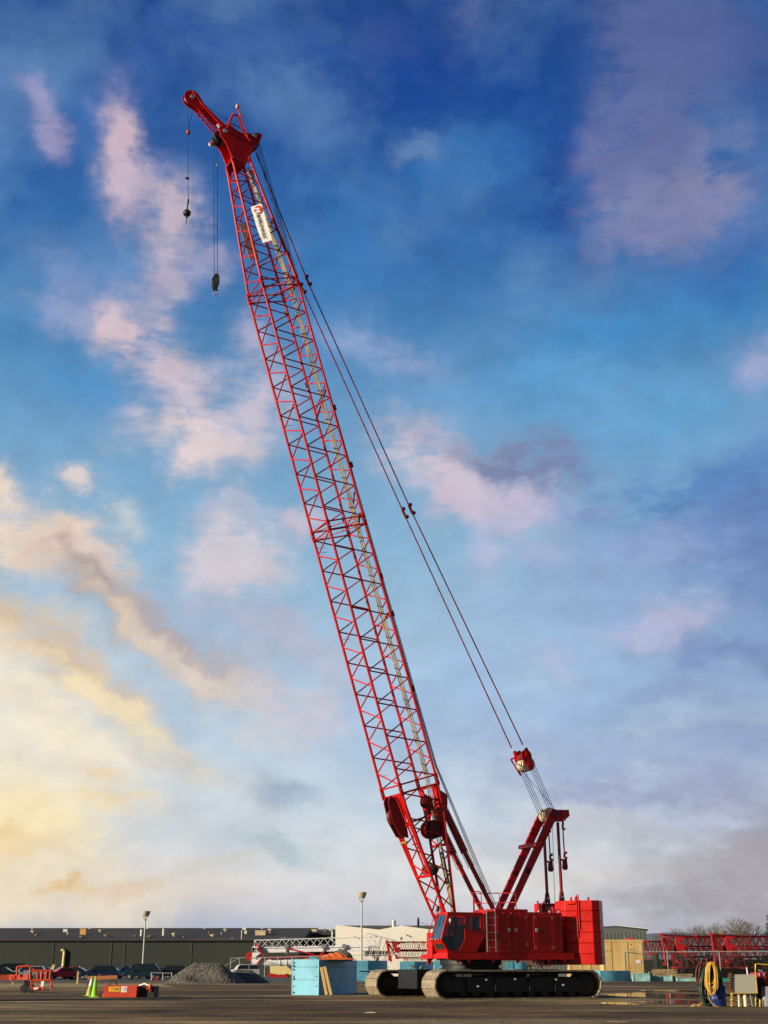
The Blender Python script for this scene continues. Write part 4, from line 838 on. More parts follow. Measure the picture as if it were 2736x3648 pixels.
def hang_block():
    c = W_(-12.19, 0, 40.9); e = empty('hook_block', c, 0, 'black two part hook block hanging on a pair of ropes left of the boom', 'hook block')
    def l(p): return p - c
    b = MB()
    for s in (-.12, 0, .12):
        o = Sv * s; q = [(-.14, .42), (-.06, .5), (.08, .47), (.17, .3), (.19, -.25), (.13, -.42), (-.12, -.45), (-.19, -.2), (-.19, .3)]
        b.prism([Vector((u, 0, z)) + o for u, z in q], (Sv * .05))
    b.build('side_plate', BLACK, e)
    b = MB(); b.lathe((0, 0, .02), Sv, [(.22, -.1), (.18, 0), (.22, .1)], 24); b.build('block_sheave', DUST, e)
    b = MB(); b.box((-.14, -.1, -.58), (.14, .12, -.42)); b.build('swivel', BLACK, e)
    b = MB(); b.sweep([Vector((.02 + .12 * math.sin(t), 0, -.78 + .12 * math.cos(t))) for t in [i * R(300) / 14 for i in range(15)]], .035, 8); b.tube((.02, 0, -.66), (.01, 0, -.5), .04, 8); b.build('hook', GREY, e)
    b = MB(); tc_ = BP_w(41.9, -.86, 0); pa, pb = (l(tc_ + Fv * .34), l(tc_ + Fv * .10)); ra, rb_ = Fv * .1 + Vector((0, 0, .4)), -Fv * .1 + Vector((0, 0, .4)); b.tube(ra, pa, .02, 5); b.tube(rb_, pb, .02, 5); b.build('rope', ROPE, e)
    b = MB(); b.lathe(rb_ + (pb - rb_) * .8, (0, 0, 1), [(.03, -.1), (.07, -.05), (.07, .05), (.03, .1)], 10); b.build('limit_weight', GREY, e)
def BP_w(a, n, s): v = BP(a, n, s); return W_(v.x, -v.y, v.z)
hang_ball(); hang_block()
# @@YARD@@
# ================================================================== YARD
def Wx(px, Y): return X_(px, Y, 0)
def zof(py, Y, px=1368): return M(px, py, Y).z
# ---- grass strip, parking lot
sheet('grass_verge', mat('dry_straw_grass', (.24, .15, .055), .95, 0, .55, 1.2, bump=1, bs=8, c2=(.62, .46, .18), scl=(.2, 1, 1)), [(Wx(-300, 116), 116), (Wx(620, 124), 124), (Wx(560, 150), 152), (Wx(-300, 150), 150)], .012)
sheet('parking_lot', mat('worn_asphalt', (.05, .052, .055), .85, 0, .3, .4), [(-140, 156), (-14, 176), (-14, 338), (-140, 338)], .008)
# ---- long warehouse
def warehouse():
    Y0, Y1 = 340, 376; ze, zr = zof(3352, Y0), zof(3309, Y1); xl, xr = Wx(-260, Y0), Wx(1063, Y0)
    e = empty('warehouse', ((xl + xr) / 2, Y0, 0), 0, 'long low shaded green warehouse with many small vents on its roof', 'building')
    o = Vector(e.location); l = lambda x, y, z: Vector((x, y, z)) - o
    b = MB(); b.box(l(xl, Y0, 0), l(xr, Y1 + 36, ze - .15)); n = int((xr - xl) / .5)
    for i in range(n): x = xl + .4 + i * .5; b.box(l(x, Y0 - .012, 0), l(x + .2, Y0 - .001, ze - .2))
    b.build('wall', mat('shaded_green_cladding', (.016, .027, .022), .7, 0, .2, .03, c2=(.034, .040, .028)), e)  # the wall's shade is put into this very dark green
    b = MB(); b.box(l(xl, Y0 - .1, ze * .30), l(xr, Y0 - .065, ze * .30 + .12)); b.build('wall_trim', mat('dark_trim', (.02, .022, .018), .7), e)
    for px in (180, 388, 436, 675, 905):
        b = MB(); x = Wx(px, Y0); b.box(l(x, Y0 - .12, 0), l(x + .3, Y0 - .062, ze - .2)); b.build('downpipe', mat('olive_pipe', (.05, .055, .035), .7), e)
    b = MB(); b.prism([l(xl - 1, Y0 - .6, ze - .05), l(xl - 1, Y0 - .6, ze + .25), l(xl - 1, Y1, zr), l(xl - 1, Y1 + 37, ze + .2), l(xl - 1, Y1 + 37, ze - .1)], (xr - xl + 2, 0, 0))
    roof = b.build('roof', mat('dark_brown_roof', (.030, .027, .022), .85, 0, .25, .08, c2=(.05, .042, .033)), e)
    b = MB(); x = xl
    while x < xr - 4: b.box(l(x, Y1 - .3, zr - .05), l(x + 15.4, Y1 + .3, zr + .22)); x += 16
    b.build('ridge_cap', mat('slate_ridge', (.035, .042, .05), .6), roof)
    sl = (zr - ze) / (Y1 - Y0)
    def onroof(px, py):
        r = ray(px, py); q = r.z / r.y; Y = (ze + .25 - Y0 * sl - CAMH) / (q - sl); Y = min(max(Y, Y0 + 1), Y1 - 1); x = r.x / r.y * Y; return Vector((x, Y, ze + .1 + (Y - Y0) * sl)) - o, Y / FPX
    WV, CV, BV = mat('white_vent', (.75, .72, .6), .5), mat('cream_vent', (.62, .5, .3), .5), mat('rusty_vent', (.28, .15, .06), .8)
    def vent(px, py, w, h, m, kind):
        p, k = onroof(px, py); w *= k; h *= k; b = MB()
        if kind == 'mush': b.tube(p, p + Vector((0, 0, h * .6)), w * .18, 8); b.lathe(p + Vector((0, 0, h * .55)), (0, 0, 1), [(w * .5, 0), (w * .46, h * .25), (w * .15, h * .45)], 12)
        elif kind == 'pipe': b.tube(p, p + Vector((0, 0, h)), w * .3, 8); b.lathe(p + Vector((0, 0, h * .85)), (0, 0, 1), [(w * .5, 0), (w * .3, h * .15)], 10)
        else: b.box(p + Vector((-w / 2, -w * .3, 0)), p + Vector((w / 2, w * .3, h))); b.box(p + Vector((-w * .55, -w * .34, h * .86)), p + Vector((w * .55, w * .34, h * .9 + .1)))
        b.build('roof_vent', m, roof)
    for x, y, w, h, m, kd in ((117, 3322, 16, 9, CV, 'mush'), (131, 3335, 18, 8, BV, 'mush'), (233, 3318, 14, 9, WV, 'box'), (241, 3327, 8, 7, WV, 'pipe'), (296, 3328, 20, 20, mat('orange_vent', (.62, .34, .07), .6), 'box'), (291, 3342, 18, 9, BV, 'mush'),
        (357, 3319, 14, 9, CV, 'mush'), (380, 3337, 22, 10, BV, 'mush'), (482, 3338, 8, 8, BV, 'mush'), (503, 3334, 12, 22, WV, 'pipe'), (535, 3340, 22, 9, BV, 'mush'), (582, 3333, 12, 24, WV, 'pipe'), (620, 3335, 18, 13, CV, 'mush'), (655, 3341, 9, 8, BV, 'mush'),
        (745, 3326, 7, 9, BV, 'pipe'), (758, 3337, 20, 10, CV, 'mush'), (788, 3328, 3, 9, WV, 'pipe'), (804, 3316, 18, 9, CV, 'mush'), (827, 3344, 4, 5, WV, 'pipe'), (870, 3311, 13, 8, WV, 'box'), (875, 3325, 8, 10, WV, 'box'), (860, 3352, 4, 30, WV, 'pipe'), (928, 3330, 34, 16, CV, 'box'), (963, 3316, 20, 9, CV, 'mush'), (965, 3327, 14, 7, BV, 'mush'), (1004, 3343, 4, 5, WV, 'pipe'), (1014, 3342, 4, 5, WV, 'pipe')):
        vent(x, y, w, h, m, kd)
    b = MB(); Y = Y0 - .45; P = lambda a, c: M(a, c, Y) - o
    b.sweep([P(221, 3444), P(224, 3440), P(226, 3425), P(229, 3395), P(229, 3388), P(224, 3383), P(219, 3388)], .34, 8); b.build('exhaust_duct', PALEY, e)
    b = MB(); b.tube(M(224, 3438, Y) - o, M(224, 3438, Y0) - o, .2, 6); b.build('duct_bracket', GREY, e)
    # lower wing to the right
    e2 = empty('warehouse', (Wx(1130, 350), 350, 0), 0, 'lower olive warehouse wing between the long warehouse and the cream gabled building', 'building'); o = Vector(e2.location)
    xl, xr = Wx(1000, 360), Wx(1215, 360); zw, zt = zof(3331, 372), zof(3311, 400)
    b = MB(); b.box(l(xl, 372, 0), l(xr, 420, zw)); b.build('wall', mat('olive_cladding', (.075, .07, .042), .75, 0, .15, .1), e2)
    b = MB(); b.prism([l(xl, 371.5, zw), l(xl, 371.5, zw + .3), l(xl, 400, zt), l(xl, 421, zw)], (xr - xl, 0, 0)); r2 = b.build('roof', mat('dark_brown_roof', (.03, .027, .022)), e2)
    for px, py, w, h, m in ((1087, 3323, 5, 7, WV), (1117, 3315, 20, 9, CV), (1156, 3322, 8, 12, BV), (1176, 3308, 6, 6, WV)):
        p = M(px, py, 385) - o; k = 385 / FPX; b = MB(); b.box(p + Vector((-w * k / 2, 0, -.6)), p + Vector((w * k / 2, 1, h * k))); b.build('roof_vent', m, r2)
    b = MB(); p = M(1184, 3350, 365) - o; b.tube(p - Vector((0, 0, 12)), M(1184, 3315, 365) - o, .22, 8); b.build('flue_pipe', WV, e2)
warehouse()
# ---- cream gabled building
def gabled():
    Y = 300; e = empty('gabled_shed', (Wx(1360, Y), Y, 0), 0, 'pale cream building with two low gables behind the red crane', 'building'); o = Vector(e.location)
    P = lambda px, py, y=Y: M(px, py, y) - o
    pts = [P(1195, 3520), P(1195, 3298), P(1207, 3296), P(1350, 3312), P(1430, 3297), P(1530, 3311), P(1640, 3297), P(1780, 3312), P(1780, 3520)]
    for p in (pts[0], pts[-1]): p.z = 0
    b = MB(); b.prism(pts, (0, 25, 0)); b.build('wall', CREAMW, e)
    b = MB(); z = M(1300, 3297.5, Y + 26).z; b.box((pts[0].x + .5, 25.01, 0), (pts[-1].x, 40, z)); b.build('roof', mat('slate_roof', (.06, .06, .065), .7), e)
    b = MB(); p = P(1403, 3312, Y + 20); b.tube(p, P(1403, 3286, Y + 20), .5, 12); b.lathe(P(1403, 3286, Y + 20), (0, 0, 1), [(.55, 0), (.5, .4)], 12); b.build('chimney', GALV, e)
    for px, py in ((1259, 3336), (1444, 3330)):
        b = MB(); p = P(px, py, Y - .3); b.beam(p + Vector((-.2, 0, .1)), p + Vector((.25, -.3, -.15)), .25, .2); b.build('wall_lamp', GREY, e)
    b = MB(); b.box(P(1426, 3348, Y - .08), P(1431, 3338, Y - .001)); b.build('wall_vent', GREY, e)
gabled()
def greyshed():
    Y = 300; e = empty('storage_shed', (Wx(2200, Y), Y, 0), 0, 'grey metal shed with a shallow pitched roof behind the wooden crates', 'building'); o = Vector(e.location)
    P = lambda px, py, y=Y: M(px, py, y) - o
    pts = [P(1700, 3520), P(1700, 3330), P(2198, 3304), P(2303, 3316), P(2303, 3520)]; pts[0].z = pts[-1].z = 0; pts[-1].x = pts[-2].x
    b = MB(); b.prism(pts, (0, 24, 0)); n = 60
    b.build('wall', mat('grey_cladding', (.12, .14, .13), .6, 0, .1, .1), e)
    b = MB()
    for i in range(46): x = pts[1].x + (pts[3].x - pts[1].x) * i / 46; zt = M(2198, 3324, Y).z; b.box((x, -.07, 0), (x + .25, -.001, zt))
    b.build('wall_rib', mat('grey_cladding', (.12, .14, .13)), e)
    b = MB(); t = Vector((0, 0, .35)); b.prism([pts[1], pts[2], pts[2] + t, pts[1] + t], (0, 24, 0)); 
    b.prism([pts[2], pts[3] + Vector((.4, 0, 0)), pts[3] + t + Vector((.4, 0, 0)), pts[2] + t], (0, 24, 0)); b.build('roof', mat('dark_grey_roof', (.06, .065, .07), .6), e)
    b = MB(); b.prism([pts[2] + t + Vector((0, -.2, 0)), pts[3] + t + Vector((.4, -.2, 0)), pts[3] + t + Vector((.4, -.2, .15)), pts[2] + t + Vector((0, -.2, .15))], (0, .19, 0)); b.build('verge_trim', WHITE, e)
    b = MB()
    for px in (2226,): x = P(px, 3400).x; b.box((x, -.12, 0), (x + .2, -.071, 9.2))
    b.build('downpipe', GALV, e)
greyshed()
# ---- light poles
def light_pole(px, pyt, Y, w, label):
    z = zof(pyt, Y, px); p = M(px, pyt, Y); e = empty('street_lamp', (p.x, Y, 0), 0, label, 'street lamp', 'yard light poles'); k = Y / FPX; w = w * k
    b = MB(); b.tube((0, 0, 0), (0, 0, z * .86), .16, 10, .11); b.tube((0, 0, z * .86), (0, 0, z - w * .75), .10, 10, .09); b.build('pole', GALV, e)
    b = MB()
    for i in range(4): a = i * math.pi / 2; b.tube((0, 0, z - w * 1.1), (w * .3 * math.cos(a), w * .3 * math.sin(a), z - w * .5), .05, 5)
    b.build('bracket', GALV, e)
    b = MB(); b.lathe((0, 0, z), (0, 0, 1), [(w * .28, -w * .55), (w * .38, -w * .42), (w * .5, -w * .08), (w * .52, 0), (w * .45, .06)], 20); b.build('lamp_head', mat('beige_lamp_head', (.5, .44, .32), .5, 0, .2, 3), e)
light_pole(520, 3247, 236, 30, 'shorter galvanised light pole standing by the parked cars in front of the long warehouse')
light_pole(1289, 3180, 187, 33, 'tallest galvanised light pole, standing before the cream gabled building')
light_pole(2573, 3317, 330, 22, 'light pole whose head just shows among the bare trees')
# ---- trees
def tree_parts(seed, spread, twig):
    rnd = random.Random(seed); tr = MB(); cr = MB()
    def grow(p, d, ln, r, lv):
        q = p + d * ln; b = tr if lv < 2 else cr; b.tube(p, q, r, 5 if lv < 2 else 3, r * .68)
        if lv >= 6: return
        n = 3 if lv in (0, 1, 2) else 2 + (rnd.random() < twig)
        for i in range(n):
            ax = Vector((rnd.gauss(0, 1), rnd.gauss(0, 1), rnd.gauss(0, .3))).normalized(); nd = (d + ax * spread * rnd.uniform(.6, 1.2) + Vector((0, 0, .12))).normalized()
            grow(p + d * ln * rnd.uniform(.65, 1), nd, ln * rnd.uniform(.66, .86), r * .62, lv + 1)
    grow(Vector((0, 0, 0)), Vector((rnd.uniform(-.05, .05), 0, 1)).normalized(), 1.0, .075, 0)
    return tr, cr
def tree_root(tr, cr, label, trunk_m=BARK, crown_m=BARK, group='bare trees on the skyline', cat='tree', name='bare_tree'):
    e = empty(name, (0, 0, 0), 0, label, cat, group); tr.build('trunk', trunk_m, e); cr.build('crown', crown_m, e); return e
protos = [tree_parts(3, .75, .6), tree_parts(11, .85, .7), tree_parts(23, .7, .6)]
zmax = [max(v[2] for v in c.v) for t, c in protos]
tspots = [(2315, 3322, 360, 0, 'smallest bare tree, beside the corner of the grey metal shed'), (2428, 3297, 330, 1, 'small bare tree above the nearer end of the red lattice stack'), (2462, 3288, 335, 2, 'bare tree leaning close to the small one left of the street lamp'),
          (2508, 3292, 345, 0, 'thin bare tree left of the lamp head on the skyline'), (2560, 3276, 330, 1, 'round bare tree standing behind the lamp head'), (2612, 3261, 320, 2, 'tallest and widest bare tree on the right skyline'), (2645, 3272, 326, 0, 'bare tree overlapping the tallest one on its right side'),
          (2690, 3278, 330, 1, 'last bare tree before the dark evergreen')]
made = {}
for px, pyt, Y, k, lab in tspots:
    p = M(px, pyt, Y)
    if k not in made: e = made[k] = tree_root(*protos[k], lab)
    else:
        src = made[k]; e = src.copy(); scn.collection.objects.link(e); e['label'] = lab
        for ch in list(src.children): c = ch.copy(); scn.collection.objects.link(c); c.parent = e
    e.location = (p.x, Y, -.1); sc = p.z / zmax[k]; e.scale = (sc, sc, sc); e.rotation_euler = (0, 0, px * 1.7)
def evergreen():
    rnd = random.Random(5); tr = MB(); tr.tube((0, 0, 0), (0, 0, 13.5), .3, 8, .05); cr = MB()
    for i in range(420):
        z = rnd.uniform(3.0, 13.5); L_ = (14 - z) * .42 * rnd.uniform(.5, 1.05) + .3; a = rnd.uniform(0, 6.28); d = Vector((math.cos(a), math.sin(a), rnd.uniform(-.25, .15)))
        q = Vector((0, 0, z)); cr.tube(q, q + d * L_, .035, 3, .01)
        for j in range(14):
            t = rnd.uniform(.25, 1); s_ = q + d * L_ * t; f = Vector((rnd.gauss(0, .5), rnd.gauss(0, .5), rnd.gauss(0, .25))) + d * .3; w = f.orthogonal().normalized() * .1
            cr.add([s_ - w, s_ + w, s_ + f * .7], [(0, 1, 2)])
    e = tree_root(tr, cr, 'dark evergreen tree at the right edge of the photo', BARK, NEEDLE, None, 'tree', 'evergreen_tree'); p = M(2752, 3255, 300); e.location = (p.x, 300, 0)
evergreen()
# ---- parked cars
def car(px, Y, kind, paint, label, rz=0., length=5.6, hgt=1.0):
    x = Wx(px, Y); e = empty({'pickup': 'pickup_truck', 'van': 'parked_van'}.get(kind, 'parked_car'), (x, Y, 0), rz, label, {'pickup': 'pickup truck', 'van': 'van'}.get(kind, 'car'), 'vehicles parked in front of the long warehouse')
    L_ = length / 2; w = 1.12; H_ = hgt
    low = {'sedan': [(-1, .42), (-1, .95), (-.92, 1.08), (-.35, 1.18), (.62, 1.2), (.98, 1.1), (1, .8), (1, .42)],
           'suv': [(-1, .5), (-1, 1.0), (-.93, 1.2), (-.5, 1.32), (.96, 1.35), (1, 1.2), (1, .5)],
           'pickup': [(-1, .55), (-1, 1.15), (-.95, 1.3), (-.45, 1.38), (.2, 1.4), (.98, 1.38), (1, 1.2), (1, .6)],
           'van': [(-1, .5), (-1, 1.1), (-.9, 1.35), (-.7, 1.5), (.97, 1.5), (1, 1.3), (1, .5)]}[kind]
    top = {'sedan': [(-.40, 1.17), (-.12, 1.72), (.02, 1.78), (.38, 1.76), (.72, 1.2)], 'suv': [(-.52, 1.31), (-.25, 1.92), (-.1, 2.0), (.80, 2.0), (.96, 1.34)],
           'pickup': [(-.46, 1.37), (-.22, 1.98), (-.1, 2.05), (.12, 2.03), (.22, 1.39)], 'van': [(-.72, 1.49), (-.48, 2.25), (-.3, 2.4), (.92, 2.4), (.97, 1.49)]}[kind]
    b = MB(); b.prism([(u * L_, -w, z * H_) for u, z in low], (0, 2 * w, 0)); body = b.build('body', paint, e, .06)
    b = MB(); n = len(top); c = 0
    b.prism([(u * L_, -w * .82, z * H_) for u, z in top], (0, 1.64 * w, 0)); b.build('cabin', paint, body, .06)
    us = [u for u, z in top]; zt = max(z for u, z in top) * H_; zb = top[0][1] * H_
    for s in (-1, 1):
        b = MB(); y = s * w * .83; tp = zt - .12; 
        u0, u1 = us[0] * L_ + .25, us[-1] * L_ - .22; iu0, iu1 = us[1] * L_ + .12, us[-2] * L_ - .06
        b.prism([(u0, y, zb + .05), (iu0, y, tp), (iu1, y, tp), (u1, y, zb + .05)], (0, s * .03, 0)); b.build('side_window', CARGLASS, body)
        b = MB(); b.beam(((iu0 + iu1) / 2, y + s * .035, zb), ((iu0 + iu1) / 2, y + s * .035, tp), .09, .02, (0, 1, 0)); b.build('door_pillar', paint, body)
        b = MB(); b.box((us[0] * L_ + .3, s * w, zb - .1), (us[0] * L_ + .5, s * (w + .22), zb + .1)); b.build('wing_mirror', paint, body)
    for u, nm in ((-1, 'headlight'), (1, 'tail_light')):
        for s in (-1, 1): b = MB(); b.box((u * L_ - .04, s * w * .6, .85 * H_), (u * L_ + .04, s * w * .92, 1.0 * H_)); b.build(nm, STEEL if u < 0 else MAROON, body)
    for u in (-.62, .62):
        for s in (-1, 1):
            b = MB(); b.lathe((u * L_, s * w * .9, .42), (0, s, 0), [(.3, -.12), (.42, -.1), (.42, .12), (.3, .14)], 18); wh = b.build('wheel', RUB, e); b = MB(); b.lathe((u * L_, s * w * .9, .42), (0, s, 0), [(.26, .13), (.2, .16)], 12); b.build('rim', GREY, wh)
cm = lambda n, c: mat(n, c, .3, .2, .05, 1, coat=.5)
NAVY, DTEAL, CRIM, SILV, BLK2, DBLUE, PWHITE = cm('navy_car_paint', (.006, .02, .055)), cm('dark_teal_car_paint', (.006, .03, .04)), cm('crimson_car_paint', (.42, .005, .02)), cm('silver_car_paint', (.35, .36, .36)), cm('black_car_paint', (.008, .009, .01)), cm('deep_blue_car_paint', (.01, .05, .14)), cm('white_car_paint', (.75, .75, .72))
for a in ((-6, 208, 'sedan', BLK2, 'black sedan cut off by the left edge of the photo', .1), (30, 222, 'van', BLK2, 'dark van with a pale roof glint behind the orange boom lift arm', .2), (96, 212, 'suv', SILV, 'silver car seen through the orange lift basket', .1),
          (150, 226, 'sedan', DBLUE, 'dark blue sedan behind the right side of the lift basket', 0), (218, 205, 'sedan', CRIM, 'bright crimson car nearest to the yard, left of the tall stake', .5), (272, 228, 'pickup', CRIM, 'crimson pickup truck parked in the rear row', .1), (262, 210, 'sedan', NAVY, 'navy sedan right behind the tall wooden stake', 0),
          (352, 206, 'suv', NAVY, 'large navy car behind the traffic cones', .15), (386, 232, 'sedan', CRIM, 'maroon roofed car mostly hidden by the large navy car', 0), (452, 226, 'pickup', DBLUE, 'blue pickup truck left of the light pole foot', .1), (505, 207, 'suv', DTEAL, 'dark teal car in the front row by the light pole foot', .1),
          (500, 234, 'van', BLK2, 'black van in the rear row behind the light pole', 0), (566, 228, 'sedan', NAVY, 'navy sedan behind the low pipe barrier', 0), (604, 214, 'suv', BLK2, 'black car beside the foot of the big gravel pile', .1)):
    car(*a)
car(871, 262, 'van', PWHITE, 'white van behind the chain link fence, right of the gravel piles', .3, 5.4)
# ---- gravel piles
def pile(cx0, cx1, peaks, Y, label, seed, depth=9):
    rnd = random.Random(seed); ph = [(rnd.uniform(.3, 1.6), rnd.uniform(.3, 1.6), rnd.uniform(0, 6)) for _ in range(10)]
    x0, x1 = Wx(cx0, Y), Wx(cx1, Y); cx = (x0 + x1) / 2; nx, ny = 110, 60; vs = []
    pk = [(Wx(p, Y), zof(q, Y + depth * .6, p)) for p, q in peaks]
    for j in range(ny + 1):
        for i in range(nx + 1):
            x = x0 - 1 + (x1 - x0 + 2) * i / nx; y = Y - .5 + (2 * depth + 1) * j / ny; z = 0
            for (px_, pz), (qx, qz) in zip(pk, pk[1:] + [pk[-1]]):
                t = 0 if qx == px_ else min(1, max(0, (x - px_) / (qx - px_))); mx = px_ + (qx - px_) * t; mz = pz + (qz - pz) * t
                sl = pz / max(.1, (pk[0][0] - x0)); dd = math.hypot((x - mx), (y - Y - depth * .6) * .9); z = max(z, mz - dd * .66)
            nz = sum(math.sin(a * x + b_ * y * 1.3 + c) for a, b_, c in ph) * .03
            if z > 0: z = z + nz * min(1, z * 2) + rnd.uniform(-.03, .05)
            vs.append((x - cx, y - Y, max(-.05, z) if z > 0 else -.05))
    b = MB(); n = nx + 1; b.add(vs, [(j * n + i, j * n + i + 1, (j + 1) * n + i + 1, (j + 1) * n + i) for j in range(ny) for i in range(nx)])
    o = b.build('gravel_pile', PILE); o.location = (cx, Y, 0); tag(o, label, 'gravel pile', 'gravel piles by the fence'); return o
pile(582, 830, [(672, 3427), (702, 3428), (760, 3429)], 149, 'biggest grey gravel pile, with a flat ridge, beside the parked cars', 1, 8)
pile(770, 945, [(835, 3450), (880, 3452)], 153, 'low grey gravel pile between the biggest pile and the yellow box', 2, 6)
# ---- barrier, stakes, small posts
def posts(name, m, pts, label, cat, r=.05):
    b = MB()
    for p, q in pts: b.tube(p, q, r, 6)
    return tag(b.build(name, m), label, cat)
e = empty('pipe_barrier', G(560, 3492), 0, 'low grey pipe barrier beside the biggest gravel pile', 'barrier'); o = Vector(e.location)
P = lambda px, py, Y=176: M(px, py, Y) - o
b = MB(); b.tube(P(538, 3465), P(612, 3467), .06, 6); b.build('rail', GALV, e)
for px in (539, 580, 612): b = MB(); b.tube(P(px, 3493), P(px, 3465), .06, 6); b.build('post', GALV, e)
def stake(px, py0, py1, w, m, label, lean=0, nm='wooden_stake', cat='stake'):
    g = G(px, py0); k = g.y / FPX; z = zof(py1, g.y, px); b = MB(); b.beam((0, 0, 0), (lean, 0, z), w * k, w * k, (0, 1, 0)); o = b.build(nm, m); o.location = (g.x, g.y, 0); return tag(o, label, cat)
stake(275, 3506, 3460, 5, WOOD, 'tall pale wooden stake standing in the dry grass in front of the navy sedan')
stake(45, 3508, 3499, 4, WOOD, 'short wooden stake under the boom lift arm')
stake(556, 3494, 3480, 7, mat('red_post', (.4, .01, .02)), 'short red post beside the pipe barrier', 0, 'red_post', 'post')
stake(352, 3494, 3470, 6, mat('red_post', (.4, .01, .02)), 'red and white marker post above the traffic cones', 0, 'marker_post', 'post')
e = empty('plank_trestle', (Wx(360, 135), 135, 0), 0, 'long orange board resting on low trestles behind the traffic cones', 'trestle'); o = Vector(e.location)
P = lambda px, py, Y=135: M(px, py, Y) - o
b = MB(); b.beam(P(312, 3485), P(418, 3481), .35, .12, (0, 1, 0)); b.build('board', mat('rusty_board', (.38, .13, .04), .8), e)
for px in (325, 404): b = MB(); b.tube(P(px, 3484), Vector((P(px, 3484).x - .4, 0, 0)), .06, 6); b.tube(P(px, 3484), Vector((P(px, 3484).x + .4, .3, 0)), .06, 6); b.build('trestle_leg', mat('dark_timber', (.06, .04, .025), .9), e)
# ---- traffic cones
def cone(px, py, hpx, m, label, stripe=False, lean=0.):
    g = G(px, py); k = g.y / FPX; h = hpx * k; e = empty('traffic_cone', (g.x, g.y, 0), 0, label, 'traffic cone', 'traffic cones by the orange red skip'); e.rotation_euler = (0, lean, 0)
    b = MB(); b.lathe((0, 0, .03), (0, 0, 1), [(h * .19, 0), (h * .18, .02), (h * .035, h - .05), (h * .02, h - .03)], 20); c = b.build('cone', m, e)
    b = MB(); b.box((-h * .24, -h * .24, 0), (h * .24, h * .24, .035)); b.build('base', m, e)
    if stripe: b = MB(); b.lathe((0, 0, h * .52), (0, 0, 1), [(h * .112, 0), (h * .066, h * .3)], 20); b.build('reflective_band', PRINT, c)
cone(336, 3552.5, 66, LIME, 'plain lime green traffic cone standing next to the orange red skip')
cone(318, 3549, 64, mat('yellow_green_plastic', (.42, .50, .08), .5), 'yellow green traffic cone with a white band, behind the plain lime cone', True, .09)
# ---- skip
g = G(427, 3553.8); e = empty('skip', (g.x, g.y, 0), 0, 'open orange red steel skip with a yellow number plate', 'skip'); o = Vector((g.x, g.y, 0)); Y = g.y
P = lambda px, py, d=0: M(px, py, Y + d) - o
z1 = P(400, 3512).z; xa, xb = P(371, 3553).x, P(484, 3553).x
b = MB(); d_ = 2.1; t = .05
b.prism([(xa - .02, 0, z1), (xb + .03, 0, z1), (xb, 0, .02), (xa, 0, .02)], (0, t, 0)); b.prism([(xa - .02, d_, z1), (xb + .03, d_, z1), (xb, d_, .02), (xa, d_, .02)], (0, t, 0))
b.prism([(xa, t, z1), (xa, t, .02), (xa, d_, .02), (xa, d_, z1)], (-t, 0, 0)); b.prism([(xb, t, z1), (xb, t, .02), (xb, d_, .02), (xb, d_, z1)], (t, 0, 0)); b.box((xa, t, .02), (xb, d_, .08)); b.build('tub', SKIP, e)
b = MB(); xw = P(344, 3553).x; b.prism([(xw, 1.6, .02), (xa - .35, 1.5, .02), (xa - .2, 1.5, z1 * .95), (xw + .15, 1.6, z1 * .9)], (0, .06, 0)); b.build('ramp_flap', SKIP, e)
b = MB(); b.box((xb + .1, .3, .02), (xb + .95, d_ - .2, z1 * .95)); b.build('engine_box', mat('dark_brown_steel', (.03, .02, .015), .8), e)
b = MB(); b.tube((xb + .7, .25, z1 * .7), (xb + .75, .25, z1 * 1.15), .1, 8); b.tube((xb + .55, .2, z1 * .85), (xb + .8, .3, z1 * .6), .09, 8); b.build('hoist_arm', ORANGE, e)
b = MB(); b.beam((xb, .8, z1), (xb + .35, .6, z1 + .12), .08, .06); b.beam((xb + .35, .6, z1 + .12), (xb + .6, .5, z1 + .02), .08, .06); b.build('wire_hook', GALV, e)
b = MB(); b.box(P(387, 3532.5), P(428, 3515.5) + Vector((0, -.03, 0))); pl = b.build('number_plate', mat('yellow_plate', (.8, .48, .03), .5), e)
for v in pl.data.vertices: v.co.y = -.001 if v.co.y > -.01 else -.02
b = MB(); b.box(P(430, 3535), P(454, 3513.5)); wp = b.build('emblem_plate', mat('cream_plate', (.8, .72, .58), .5), e)
for i, v in enumerate(wp.data.vertices): v.co.y = -.001 if i in (2, 3, 6, 7) else -.02
for i, v in enumerate(pl.data.vertices): v.co.y = -.001 if i in (2, 3, 6, 7) else -.02
q = text_mesh('number', '17505', .19, mat('faded_brown_ink', (.25, .12, .02), .7), pl, shear=.2, offset=.003, extrude=.001); q.location = P(394, 3528) + Vector((0, -.026, 0)); q.rotation_euler = (R(90), 0, 0)
b = MB(); b.lathe(P(446, 3524) + Vector((0, -.021, 0)), (0, -1, 0), [(.09, 0), (.09, .004)], 16); b.build('emblem', mat('pale_mauve_print', (.5, .4, .5), .7), wp)
